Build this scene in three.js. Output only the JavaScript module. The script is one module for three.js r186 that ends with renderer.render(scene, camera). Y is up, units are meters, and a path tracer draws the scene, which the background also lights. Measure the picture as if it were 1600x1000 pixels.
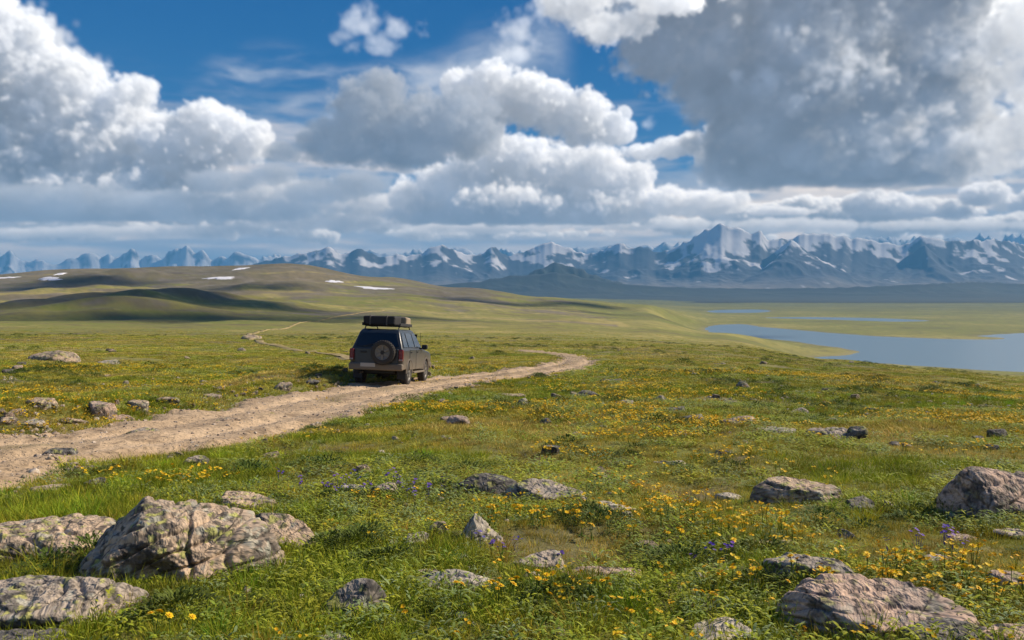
import * as THREE from 'three';
import { mergeGeometries, mergeVertices, toCreasedNormals } from 'three/addons/utils/BufferGeometryUtils.js';
import { RoundedBoxGeometry } from 'three/addons/geometries/RoundedBoxGeometry.js';

// ---------------------------------------------------------------- seeded random numbers and noise
function rng(seed) {
  let s = seed >>> 0;
  return () => { s = (s + 0x6d2b79f5) | 0; let t = Math.imul(s ^ (s >>> 15), 1 | s); t = (t + Math.imul(t ^ (t >>> 7), 61 | t)) ^ t; return ((t ^ (t >>> 14)) >>> 0) / 4294967296; };
}
const clamp = (v, a = 0, b = 1) => (v < a ? a : v > b ? b : v);
const lerp = (a, b, t) => a + (b - a) * t;
const sstep = (a, b, v) => { const t = clamp((v - a) / (b - a)); return t * t * (3 - 2 * t); };
const PERM = new Uint8Array(512), GX = new Float32Array(256), GY = new Float32Array(256), GZ = new Float32Array(256);
{
  const r = rng(77), p = [...Array(256).keys()];
  for (let i = 255; i > 0; i--) { const j = Math.floor(r() * (i + 1)); [p[i], p[j]] = [p[j], p[i]]; }
  for (let i = 0; i < 512; i++) PERM[i] = p[i & 255];
  for (let i = 0; i < 256; i++) { const z = r() * 2 - 1, a = r() * 6.2832, q = Math.sqrt(1 - z * z); GX[i] = q * Math.cos(a); GY[i] = q * Math.sin(a); GZ[i] = z; }
}
const fade = (t) => t * t * t * (t * (t * 6 - 15) + 10);
function noise3(x, y, z) {                                     // gradient noise, about -1 to 1
  const fx = Math.floor(x), fy = Math.floor(y), fz = Math.floor(z), X = fx & 255, Y = fy & 255, Z = fz & 255;
  x -= fx; y -= fy; z -= fz;
  const u = fade(x), v = fade(y), w = fade(z), A = PERM[X] + Y, B = PERM[X + 1] + Y;
  const g = (h, a, b, c) => GX[h] * a + GY[h] * b + GZ[h] * c;
  const aa = PERM[A] + Z, ab = PERM[A + 1] + Z, ba = PERM[B] + Z, bb = PERM[B + 1] + Z;
  return 1.5 * lerp(
    lerp(lerp(g(PERM[aa], x, y, z), g(PERM[ba], x - 1, y, z), u), lerp(g(PERM[ab], x, y - 1, z), g(PERM[bb], x - 1, y - 1, z), u), v),
    lerp(lerp(g(PERM[aa + 1], x, y, z - 1), g(PERM[ba + 1], x - 1, y, z - 1), u), lerp(g(PERM[ab + 1], x, y - 1, z - 1), g(PERM[bb + 1], x - 1, y - 1, z - 1), u), v), w);
}
const noise2 = (x, y) => noise3(x, y, 7.31);
function fbm2(x, y, n = 4, gain = 0.5) { let s = 0, a = 1, t = 0; for (let i = 0; i < n; i++) { s += a * noise3(x, y, i * 3.7 + 0.5); t += a; a *= gain; x = x * 2.03 + 5.1; y = y * 2.03 - 3.3; } return s / t; }
function fbm3(x, y, z, n = 4, gain = 0.5) { let s = 0, a = 1, t = 0; for (let i = 0; i < n; i++) { s += a * noise3(x, y, z); t += a; a *= gain; x = x * 2.03 + 5.1; y = y * 2.03 - 3.3; z = z * 2.03 + 1.7; } return s / t; }
function ridged2(x, y, n = 5) { let s = 0, a = 1, t = 0, w = 1; for (let i = 0; i < n; i++) { let v = 1 - Math.abs(noise3(x, y, i * 2.9 + 0.4)) * 1.3; v = clamp(v); v *= v; s += a * v * w; t += a; w = clamp(v * 1.6); a *= 0.5; x = x * 2.1 + 3.3; y = y * 2.1 - 7.7; } return s / t; }

// ---------------------------------------------------------------- camera: standing on a slope, looking a little down
const EYE = 1.6, F = 1386, HZ = 455;                           // eye height, focal length and horizon line in pixels of a 1600 x 1000 frame
const scene = new THREE.Scene();
const camera = new THREE.PerspectiveCamera(2 * Math.atan(500 / F) * 180 / Math.PI, 1.6, 0.1, 90000);
camera.position.set(0, EYE, 0);
const PITCH = Math.atan((500 - HZ) / F);
camera.rotation.set(-PITCH, 0, 0);
function ray(px, py) {                                         // direction with a depth of 1 for a point of the frame: [right, up] per metre of depth
  const x = (px - 800) / F, y = (500 - py) / F, c = Math.cos(PITCH), s = Math.sin(PITCH);
  const d = c + y * s;
  return [x / d, (y * c - s) / d];
}

// ---------------------------------------------------------------- sun and exposure
const SUN = new THREE.Vector3(0.75, 0.60, -0.26).normalize();
const sun = new THREE.DirectionalLight(0xfff0dc, 5.0);
sun.name = 'sun';
sun.position.copy(SUN).multiplyScalar(400);
sun.castShadow = true; sun.shadow.radius = 2; sun.shadow.mapSize.set(4096, 4096);
Object.assign(sun.shadow.camera, { left: -120, right: 120, top: 120, bottom: -120, near: 1, far: 900 });
scene.add(sun, sun.target);
const renderer = new THREE.WebGLRenderer({ antialias: true });
renderer.setSize(1024, 640);
renderer.toneMapping = THREE.LinearToneMapping;
renderer.toneMappingExposure = 1.3;
renderer.shadowMap.enabled = true;
scene.fog = new THREE.FogExp2(new THREE.Color(0.17, 0.54, 1.0), 3.8e-5);

// ---------------------------------------------------------------- sky: air and clouds as a computed panorama
const SKY_W = 4096, SKY_H = 2048;
{
  const NT = 64, NM = NT - 1, tile = new Float32Array(NT * NT * NT);   // a tile of billowing cell noise that wraps
  const r = rng(5);
  for (const [cells, amp] of [[4, 0.56], [8, 0.28], [16, 0.16]]) {
    const px = new Float32Array(cells ** 3), py = px.slice(), pz = px.slice();
    for (let i = 0; i < px.length; i++) { px[i] = r(); py[i] = r(); pz[i] = r(); }
    const k = cells / NT;
    for (let z = 0, o = 0; z < NT; z++) for (let y = 0; y < NT; y++) for (let x = 0; x < NT; x++, o++) {
      const X = x * k, Y = y * k, Z = z * k, cx = Math.floor(X), cy = Math.floor(Y), cz = Math.floor(Z);
      let best = 9;
      for (let dz = -1; dz < 2; dz++) for (let dy = -1; dy < 2; dy++) for (let dx = -1; dx < 2; dx++) {
        const a = (cx + dx + cells) % cells, b = (cy + dy + cells) % cells, c = (cz + dz + cells) % cells, i = (c * cells + b) * cells + a;
        const ex = cx + dx + px[i] - X, ey = cy + dy + py[i] - Y, ez = cz + dz + pz[i] - Z, d = ex * ex + ey * ey + ez * ez;
        if (d < best) best = d;
      }
      tile[o] += amp * (1 - Math.min(1, Math.sqrt(best)));
    }
  }
  const billow = (x, y, z) => {                                // 64 units to a repeat
    const fx = Math.floor(x), fy = Math.floor(y), fz = Math.floor(z), u = x - fx, v = y - fy, w = z - fz;
    const x0 = fx & NM, x1 = (fx + 1) & NM, y0 = (fy & NM) * NT, y1 = ((fy + 1) & NM) * NT, z0 = (fz & NM) * NT * NT, z1 = ((fz + 1) & NM) * NT * NT;
    const a = tile[z0 + y0 + x0], b = tile[z0 + y0 + x1], c = tile[z0 + y1 + x0], d = tile[z0 + y1 + x1];
    const e = tile[z1 + y0 + x0], f = tile[z1 + y0 + x1], g = tile[z1 + y1 + x0], h = tile[z1 + y1 + x1];
    const p = a + (b - a) * u, q = c + (d - c) * u, s = e + (f - e) * u, t = g + (h - g) * u, m = p + (q - p) * v, n = s + (t - s) * v;
    return m + (n - m) * w;
  };

  // A bank of cloud: ellipsoids filled into a grid of cells, torn by noise, lit by the sun through the grid. Its own axes: right, up, away, in pixels at one distance, turned to an azimuth.
  function bank({ az = 0, puffs, base = -1e9, cell = 1.8, soft = 0.11, a1 = 0.75, a2 = 0.75, a3 = 0.32, sigma = 0.075, sunlit = 1.2, shade = [0.125, 0.16, 0.235], seed = 0, stretch = 1, zr = 0.8, mottle = 0.5, thin = 0 }) {
    let lo = [1e9, 1e9, 1e9], hi = [-1e9, -1e9, -1e9];
    const P = puffs.map(([px, py, rx, ry = rx]) => { const rz = zr * Math.min(rx, ry * 2); return { c: [px - 800, HZ - py, ((px * 7 + py * 13) % 17 / 17 - 0.5) * rz * 0.5], r: [rx, ry, rz] }; });
    for (const p of P) for (let k = 0; k < 3; k++) { lo[k] = Math.min(lo[k], p.c[k] - p.r[k] * 1.25); hi[k] = Math.max(hi[k], p.c[k] + p.r[k] * 1.25); }
    lo[1] = Math.max(lo[1], base - 8);
    const cs = [cell, cell, cell * 2], n = [0, 1, 2].map((k) => Math.ceil((hi[k] - lo[k]) / cs[k]) + 2), [nx, ny, nz] = n;
    const f = new Float32Array(nx * ny * nz).fill(-1);
    for (const p of P) {
      const a = [0, 1, 2].map((k) => Math.max(0, Math.floor((p.c[k] - p.r[k] * 1.3 - lo[k]) / cs[k]))), b = [0, 1, 2].map((k) => Math.min(n[k] - 1, Math.ceil((p.c[k] + p.r[k] * 1.3 - lo[k]) / cs[k])));
      for (let z = a[2]; z <= b[2]; z++) for (let y = a[1]; y <= b[1]; y++) {
        const ez = (lo[2] + z * cs[2] - p.c[2]) / p.r[2], ey = (lo[1] + y * cs[1] - p.c[1]) / p.r[1], q = ez * ez + ey * ey;
        for (let x = a[0], o = (z * ny + y) * nx + a[0]; x <= b[0]; x++, o++) { const ex = (lo[0] + x * cs[0] - p.c[0]) / p.r[0], v = 1 - Math.sqrt(q + ex * ex); if (v > f[o]) f[o] = f[o] > -0.4 ? Math.max(v, 0.5 * (v + f[o]) + 0.06) : v; }
      }
    }
    for (let z = 0, o = 0; z < nz; z++) for (let y = 0; y < ny; y++) for (let x = 0; x < nx; x++, o++) {
      let v = f[o];
      if (v < -0.45) { f[o] = 0; continue; }
      const X = lo[0] + x * cs[0] + seed * 37, Y = (lo[1] + y * cs[1]) * stretch + seed * 91, Z = lo[2] + z * cs[2] + seed * 53;
      const n1 = billow(X * 0.30, Y * 0.33, Z * 0.30) - 0.47, n2 = billow(X * 0.83 + 9, Y * 0.83, Z * 0.83) - 0.47;
      const k = f[o] > 0.55 ? 0.6 : 1;
      v += (thin ? 1 : k) * (a1 * n1 + a2 * n2 + a3 * (billow(X * 1.65 + 3, Y * 1.65, Z * 1.3) - 0.47)) - thin;
      const yy = lo[1] + y * cs[1];
      v = Math.min(v, (yy - base + 10 * n1) / 14);
      f[o] = clamp(v / soft) * sigma;
    }
    const c = Math.cos(az), s = Math.sin(az), up = SUN.y, sx = SUN.x * c + SUN.z * s, sz = -(SUN.z * c - SUN.x * s);   // the sun in the bank's axes (z away)
    const lit = new Float32Array(f.length), amb = new Float32Array(f.length), D = [6, 9, 13, 20, 30, 44, 64];
    const get = (X, Y, Z) => { const x = Math.round(X), y = Math.round(Y), z = Math.round(Z); return x < 0 || y < 0 || z < 0 || x >= nx || y >= ny || z >= nz ? 0 : f[(z * ny + y) * nx + x]; };
    for (let z = 0, o = 0; z < nz; z++) for (let y = 0; y < ny; y++) for (let x = 0; x < nx; x++, o++) {
      if (f[o] <= 0) continue;
      let t = 0, tau = 0, tu = 0;
      for (const d of D) { t += d * 0.5; tau += d * get(x + sx * t / cs[0], y + up * t / cs[1], z + sz * t / cs[2]); tu += d * get(x, y + t / cs[1], z); t += d * 0.5; }
      lit[o] = 0.62 * Math.exp(-tau * 0.8) + 0.28 * Math.exp(-tau * 0.2) + 0.10 * Math.exp(-tau * 0.06);
      const X = lo[0] + x * cs[0] + seed * 37, Y = lo[1] + y * cs[1] + seed * 91, Z = lo[2] + z * cs[2] + seed * 53;
      amb[o] = (0.30 + 0.70 * Math.exp(-tu * 0.12)) * (1 + mottle * ((billow(X * 0.16, Y * 0.2, Z * 0.16) - 0.47) * 2.4 + (billow(X * 0.42, Y * 0.5, Z * 0.42) - 0.47) * 1.3));
    }
    return { az: [c, s], lo, hi, cs, nx, ny, nz, f, lit, amb, sunlit, shade };
  }
  const out = new Float32Array(4);
  function through(b, dx, dy, dz, step) {                      // light and opacity of a bank in a direction
    const X = b.az[0] * dx + b.az[1] * dz, Z = -(b.az[0] * dz - b.az[1] * dx);
    out[0] = out[1] = out[2] = out[3] = 0;
    if (Z < 0.12) return false;
    const u = X / Z * F, v = dy / Z * F, k0 = 1 + b.lo[2] / F, k1 = 1 + b.hi[2] / F;
    if (u * k1 < b.lo[0] && u * k0 < b.lo[0] || u * k0 > b.hi[0] && u * k1 > b.hi[0] || v * k1 < b.lo[1] || v * k0 > b.hi[1]) return false;
    const { nx, ny, nz, f, lit, amb } = b;
    let T = 1, r = 0, g = 0, bl = 0;
    for (let w = b.lo[2] + step * 0.5; w < b.hi[2]; w += step) {
      const k = 1 + w / F, gx = (u * k - b.lo[0]) / b.cs[0], gy = (v * k - b.lo[1]) / b.cs[1], gz = (w - b.lo[2]) / b.cs[2];
      const x = Math.floor(gx), y = Math.floor(gy), z = Math.floor(gz);
      if (x < 0 || y < 0 || z < 0 || x >= nx - 1 || y >= ny - 1 || z >= nz - 1) continue;
      const p = gx - x, q = gy - y, i = (z * ny + y) * nx + x;
      const w0 = (1 - p) * (1 - q), w1 = p * (1 - q), w2 = (1 - p) * q, w3 = p * q;
      const f0 = f[i] * w0, f1 = f[i + 1] * w1, f2 = f[i + nx] * w2, f3 = f[i + nx + 1] * w3, d = f0 + f1 + f2 + f3;
      if (d < 1e-5) continue;
      const L = (lit[i] * f0 + lit[i + 1] * f1 + lit[i + nx] * f2 + lit[i + nx + 1] * f3) / d * b.sunlit, A = (amb[i] * f0 + amb[i + 1] * f1 + amb[i + nx] * f2 + amb[i + nx + 1] * f3) / d;
      const a = 1 - Math.exp(-d * step);
      r += T * a * (0.98 * L + b.shade[0] * A); g += T * a * (0.93 * L + b.shade[1] * A); bl += T * a * (0.85 * L + b.shade[2] * A);
      T *= 1 - a;
      if (T < 0.01) break;
    }
    out[0] = r; out[1] = g; out[2] = bl; out[3] = 1 - T;
    return T < 0.995;
  }

  const grey = [0.20, 0.25, 0.34];
  const banks = [
    // nearest first
    bank({ seed: 2, base: HZ - 305, sunlit: 1.75, sigma: 0.028, thin: 0.08, a1: 1.0, shade: [0.16, 0.19, 0.25], puffs: [[1560, 60, 42], [1595, 130, 50], [1590, 215, 46], [1640, 160, 70], [1570, 255, 34, 26], [1640, 40, 80], [1700, 240, 80, 50]] }),
    bank({ seed: 12, a1: 1.1, a2: 0.9, thin: 0.05, sigma: 0.032, sunlit: 1.5, puffs: [[862, 8, 30, 26], [900, 28, 40, 28], [945, 44, 44, 28], [985, 40, 36, 26], [1040, 0, 70, 30], [930, -10, 60, 30]] }),
    bank({ seed: 1, base: HZ - 292, sigma: 0.045, sunlit: 0.85, shade: [0.098, 0.134, 0.205], a1: 1.1, a2: 0.8, a3: 0.12, soft: 0.2, sigma: 0.05, cell: 2.2, mottle: 0.65, zr: 1.0, puffs: [[890, 0, 42, 30], [950, 25, 60, 45], [1040, 55, 85], [1150, 95, 110], [1250, 130, 130], [1350, 140, 135], [1440, 120, 120], [1520, 40, 60], [1200, 235, 110, 62], [1330, 240, 190, 62], [1450, 240, 100, 58], [1500, 200, 60, 60], [1100, -60, 120], [1300, -90, 160], [1470, -90, 130]] }),
    bank({ seed: 3, base: HZ - 250, puffs: [[1125, 208, 30, 26], [1158, 190, 32], [1090, 226, 34, 20], [1050, 234, 36, 15], [1010, 238, 34, 13], [1100, 160, 16], [1180, 200, 30]] }),
    bank({ seed: 4, base: HZ - 265, sunlit: 0.42, shade: [0.10, 0.135, 0.20], sigma: 0.05, puffs: [[570, 190, 58], [600, 152, 42], [620, 215, 62], [540, 222, 60, 42], [500, 228, 38, 28], [660, 205, 60], [725, 195, 60, 55], [440, 240, 34, 16]] }),
    bank({ seed: 5, base: HZ - 232, puffs: [[750, 175, 50], [715, 135, 28], [770, 145, 45], [820, 160, 46], [865, 175, 42], [910, 190, 44], [948, 204, 32], [975, 208, 20], [860, 140, 26, 14], [975, 180, 12]] }),
    bank({ seed: 6, base: HZ - 352, puffs: [[640, 310, 34], [690, 300, 46], [740, 278, 44], [790, 250, 40], [830, 268, 50], [880, 272, 44], [935, 280, 48], [985, 300, 42], [1030, 315, 44, 24], [1100, 318, 56, 20], [1150, 316, 22, 18], [800, 320, 120, 40], [920, 325, 110, 36], [690, 335, 90, 22]] }),
    bank({ seed: 7, a1: 2.2, a2: 1.6, thin: 0.24, sigma: 0.016, soft: 0.8, shade: grey, puffs: [[560, 40, 40, 26], [592, 72, 44, 16], [628, 52, 34, 22], [540, 60, 30, 12], [806, 55, 30, 32], [800, 88, 32, 22], [835, 70, 18], [845, 20, 22, 26], [985, 190, 16, 10], [1010, 192, 12]] }),
    bank({ seed: 9, base: HZ - 346, sunlit: 0.34, shade: [0.125, 0.165, 0.24], soft: 0.3, sigma: 0.05, puffs: [[60, 318, 200, 34], [230, 322, 190, 28], [400, 330, 150, 18], [-160, 320, 200, 30], [430, 275, 44, 18], [500, 300, 70, 24], [560, 290, 56, 22], [350, 285, 70, 20]] }),
    bank({ seed: 8, base: HZ - 345, puffs: [[20, 85, 70], [55, 60, 32], [-60, 70, 90], [50, 165, 90], [120, 150, 58], [185, 190, 62], [212, 155, 36], [150, 235, 80], [60, 255, 100], [265, 225, 48], [-60, 180, 130], [315, 195, 40], [350, 208, 44], [392, 225, 36], [300, 255, 66], [240, 280, 80, 50], [100, 310, 200, 50], [-120, 300, 200, 60]] }),
    bank({ seed: 10, base: HZ - 345, sunlit: 1.05, sigma: 0.14, puffs: [[1370, 318, 56, 20], [1340, 322, 30, 14], [1450, 324, 50, 16], [1530, 305, 44, 18], [1590, 318, 40, 14], [1420, 330, 90, 12], [1215, 330, 60, 8], [1650, 310, 60, 22]] }),
    bank({ seed: 11, base: HZ - 372, sunlit: 0.8, shade: [0.17, 0.20, 0.265], sigma: 0.08, soft: 0.3, puffs: [[520, 345, 180, 16], [250, 362, 260, 12], [760, 355, 160, 12], [1240, 352, 120, 14], [1000, 350, 140, 12], [0, 365, 200, 10], [1480, 352, 200, 9], [420, 305, 120, 26], [560, 320, 120, 20]] }),
  ];
  const rr = rng(23);
  for (let k = 0; k < 3; k++) {                                // small broken cumulus in rows toward the horizon
    const puffs = [], y = [338, 356, 374][k];
    for (let i = 0; i < 46 - k * 4; i++) { const w = (26 + rr() * 46) * (1 - k * 0.2), c = -120 + rr() * 1840, t = y - rr() * 9; for (let q = 0; q < 3; q++) puffs.push([c + (rr() - 0.5) * w * 1.5, t - rr() * 7, w * (0.4 + 0.5 * rr()), w * (0.15 + 0.16 * rr())]); }
    banks.push(bank({ seed: 20 + k, cell: 1.8, a1: 0.9, a2: 0.9, sigma: 0.20, sunlit: 1.05, shade: [0.17, 0.20, 0.26], puffs }));
  }
  const wide = [];
  for (let i = 0; i < 46; i++) {                               // the same weather all round
    const a = 0.66 + (i + rr() * 0.8) / 46 * (2 * Math.PI - 1.32), el = i % 3 === 2 ? 380 + rr() * 900 : 60 + rr() * 330, w = 120 + rr() * 210, puffs = [];
    const baseY = HZ - el + 40;
    for (let k = 0; k < 12; k++) { const t = rr() * 2 - 1, q = (0.25 + 0.5 * rr()) * w * 0.55 * (1 - 0.5 * t * t); puffs.push([800 + t * w, baseY - q * (0.4 + rr() * 0.7), q * 1.1, q]); }
    wide.push(bank({ az: a, seed: 40 + i, base: HZ - baseY, cell: 7, puffs, sunlit: 0.7 + 0.3 * rr(), shade: [0.18, 0.22, 0.31] }));
  }
  for (let i = 0; i < 5; i++) {                                // and above the frame
    const puffs = [], cx = 100 + i * 380 + rr() * 80, cy = -330 - rr() * 500;
    for (let k = 0; k < 9; k++) puffs.push([cx + (rr() * 2 - 1) * 170, cy + (rr() * 2 - 1) * 60, 60 + rr() * 50, 50 + rr() * 40]);
    wide.push(bank({ seed: 90 + i, base: HZ - cy - 80, cell: 7, puffs, sunlit: 0.75, shade: [0.18, 0.22, 0.31] }));
  }

  function skyColor(dx, dy, dz, o, step, fine) {               // o: where in the array
    const el = Math.asin(clamp(dy, -1, 1)) * 180 / Math.PI, e = Math.max(0, el), az = Math.atan2(dx, -dz);
    const t1 = Math.exp(-e / 3.2), t2 = Math.exp(-e / 11), t3 = Math.exp(-e / 40);
    let R = 0.001 + 0.018 * t2 + 0.40 * t1, G = 0.030 + 0.050 * t3 + 0.135 * t2 + 0.28 * t1, B = 0.15 + 0.145 * t3 + 0.150 * t2 + 0.14 * t1;
    const a4 = az * 4;
    let cirrus = 0;
    if (el > 2 && el < 60) {
      const wx = fbm2(a4 * 1.6 + 3, el * 0.22, 3) * 1.2, n = fbm2(a4 * 1.5 + wx * 0.7, el * 0.42 + wx * 0.8 - az * 2.2, 6, 0.5) + 0.3 * fbm2(a4 * 7, el * 1.2 + wx, 4);
      const patch = sstep(0.2, 0.6, fbm2(a4 * 0.7 + 0.3, el * 0.10 + 5.2, 2) + 0.62 * Math.exp(-(((az + 0.19) / 0.17) ** 2) - (((el - 12.6) / 2.0) ** 2)));
      cirrus = patch * sstep(-0.2, 0.65, n) * 0.7 * (1 - sstep(0.02, 0.08, az) * sstep(0.3, 0.22, az) * sstep(6, 8, el)) * sstep(60, 25, el);
    }
    R = lerp(R, 0.66, cirrus); G = lerp(G, 0.68, cirrus); B = lerp(B, 0.72, cirrus);
    if (el > -1 && el < 16) {                                  // far sheets of cloud low over the horizon
      const n = fbm2(a4 * 1.3 + 11, el * 0.75, 5) + 0.35 * fbm2(a4 * 6, el * 2.4 + 4, 3), up = sstep(14.5, 5, el);
      const al = Math.max(sstep(-0.25, 0.25, n + up * 0.35 - 0.12) * up * 0.9, 0.8 * sstep(5.5, 2.5, el)), g = sstep(-0.3, 0.4, fbm2(a4 * 1.7 + 31, el * 1.1 + 9, 4));
      R = lerp(R, lerp(0.34, 1.0, g), al); G = lerp(G, lerp(0.38, 0.88, g), al); B = lerp(B, lerp(0.46, 0.76, g), al);
    }
    let T = 1, r = 0, g = 0, b = 0;
    const list = fine ? banks : wide;
    const run = (bk) => { if (T > 0.01 && through(bk, dx, dy, dz, step)) { r += T * out[0]; g += T * out[1]; b += T * out[2]; T *= 1 - out[3]; } };
    for (const bk of banks) run(bk);
    for (const bk of wide) run(bk);
    const air = Math.exp(-Math.max(0, e - 0.5) / 2.0) * 0.5 * (1 - T);    // air before the low clouds
    r = lerp(r, 0.60 * (1 - T), air / Math.max(1 - T, 1e-3)); g = lerp(g, 0.63 * (1 - T), air / Math.max(1 - T, 1e-3)); b = lerp(b, 0.68 * (1 - T), air / Math.max(1 - T, 1e-3));
    const low = 1 + 0.9 * Math.exp(-e / 4.5);                  // the deep bright air along the horizon
    o[0] = (r + T * R) * (low + 0.45 * (low - 1)); o[1] = (g + T * G) * low; o[2] = (b + T * B) * (low - 0.5 * (low - 1));
  }
  const data = new Float32Array(SKY_W * SKY_H * 4), px = [0, 0, 0], Q = 8, cw = SKY_W / Q, ch = SKY_H / Q, coarse = new Float32Array((cw + 1) * (ch + 1) * 3);
  const toward = (col, row) => { const a = (col / SKY_W - 0.5) * 2 * Math.PI, u = (row / SKY_H - 0.5) * Math.PI; return [Math.cos(u) * Math.cos(a), Math.sin(u), Math.cos(u) * Math.sin(a)]; };
  for (let y = 0; y <= ch; y++) for (let x = 0; x <= cw; x++) {
    const d = toward(x * Q, y * Q);
    skyColor(d[0], Math.max(d[1], 0.002), d[2], px, 12, false);
    coarse.set(px, (y * (cw + 1) + x) * 3);
  }
  const mid = SKY_W * 0.25, half = 36.5 / 360 * SKY_W, r0 = Math.floor((89.5 / 180) * SKY_H), r1 = Math.floor((112.5 / 180) * SKY_H);
  for (let y = 0; y < SKY_H; y++) for (let x = 0; x < SKY_W; x++) {
    const o = (y * SKY_W + x) * 4, inside = y >= r0 && y <= r1 && Math.abs(x - mid) < half;
    let fineShare = 0;
    if (inside) { const d = toward(x + 0.5, y + 0.5); skyColor(d[0], Math.max(d[1], 0.002), d[2], px, 5, true); fineShare = Math.min(1, Math.min(half - Math.abs(x - mid), r1 - y) / 12); }
    const gx = (x + 0.5) / Q, gy = (y + 0.5) / Q, ix = Math.floor(gx), iy = Math.floor(gy), u = gx - ix, v = gy - iy, i = (iy * (cw + 1) + ix) * 3, j = i + (cw + 1) * 3;
    for (let c = 0; c < 3; c++) {
      const k = fineShare < 1 ? lerp(lerp(coarse[i + c], coarse[i + 3 + c], u), lerp(coarse[j + c], coarse[j + 3 + c], u), v) : 0;
      data[o + c] = k * (1 - fineShare) + (fineShare ? px[c] * fineShare : 0);
    }
    data[o + 3] = 1;
  }
  const t = new THREE.DataTexture(data, SKY_W, SKY_H, THREE.RGBAFormat, THREE.FloatType);
  t.mapping = THREE.EquirectangularReflectionMapping; t.magFilter = t.minFilter = THREE.LinearFilter; t.needsUpdate = true;
  scene.background = t; scene.environment = t;
}

// ---------------------------------------------------------------- helpers for the scene's objects
const taken = new Map();
function numbered(name) { const n = taken.get(name) ?? 0; taken.set(name, n + 1); return n ? `${name}_${String(n).padStart(3, '0')}` : name; }
function shadows(o) { o.castShadow = o.receiveShadow = true; return o; }
function setting(name, geo, mat, kind = 'structure', label, category) {
  const m = shadows(new THREE.Mesh(geo, mat)); m.name = numbered(name); m.userData = { kind };
  if (label) Object.assign(m.userData, { label, category });
  scene.add(m); return m;
}
function tag(o, label, category, group) { o.userData.label = label; o.userData.category = category; if (group) o.userData.group = group; return o; }
function part(name, geo, mat, parent, label) { const m = shadows(new THREE.Mesh(geo, mat)); m.name = name; if (label) m.userData.label = label; parent.add(m); return m; }
function tex(size, fn, srgb = true) {                          // a texture that wraps: fn(u, v, write)
  const d = new Uint8Array(size * size * 4), c = [0, 0, 0];
  for (let y = 0; y < size; y++) for (let x = 0; x < size; x++) { fn(x / size, y / size, c); const o = (y * size + x) * 4; for (let k = 0; k < 3; k++) d[o + k] = 255 * (srgb ? Math.pow(clamp(c[k]), 1 / 2.2) : clamp(c[k])); d[o + 3] = 255; }
  const t = new THREE.DataTexture(d, size, size); t.wrapS = t.wrapT = THREE.RepeatWrapping; t.magFilter = t.minFilter = THREE.LinearFilter;
  if (srgb) t.colorSpace = THREE.SRGBColorSpace; t.needsUpdate = true; return t;
}
function wrapNoise(u, v, n, seed) {                            // noise on a torus, n cells to a repeat
  const x = u * n, y = v * n, fx = Math.floor(x), fy = Math.floor(y), a = fade(x - fx), b = fade(y - fy), h = (i, j) => PERM[PERM[PERM[((i % n) + n) % n & 255] + (((j % n) + n) % n & 255)] + (seed & 255)] / 127.5 - 1;
  return lerp(lerp(h(fx, fy), h(fx + 1, fy), a), lerp(h(fx, fy + 1), h(fx + 1, fy + 1), a), b);
}
const wrapFbm = (u, v, n, seed, oct = 4) => { let s = 0, a = 1, t = 0; for (let i = 0; i < oct; i++) { s += a * wrapNoise(u, v, n << i, seed + i * 19); t += a; a *= 0.6; } return s / t; };

// ---------------------------------------------------------------- the shape of the land: depth below the eye along bearings, smoothly joined
const WATER = EYE - 100;
function pchip(xs, ys) {                                       // monotone interpolation
  const n = xs.length, d = [], m = new Float64Array(n);
  for (let i = 0; i < n - 1; i++) d.push((ys[i + 1] - ys[i]) / (xs[i + 1] - xs[i]));
  m[0] = d[0]; m[n - 1] = d[n - 2];
  for (let i = 1; i < n - 1; i++) m[i] = d[i - 1] * d[i] <= 0 ? 0 : 2 * d[i - 1] * d[i] / (d[i - 1] + d[i]);
  return (x) => {
    if (x <= xs[0]) return ys[0];
    if (x >= xs[n - 1]) return ys[n - 1];
    let i = 0; while (x > xs[i + 1]) i++;
    const h = xs[i + 1] - xs[i], t = (x - xs[i]) / h, t2 = t * t, t3 = t2 * t;
    return (2 * t3 - 3 * t2 + 1) * ys[i] + (t3 - 2 * t2 + t) * h * m[i] + (3 * t2 - 2 * t3) * ys[i + 1] + (t3 - t2) * h * m[i + 1];
  };
}
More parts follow.
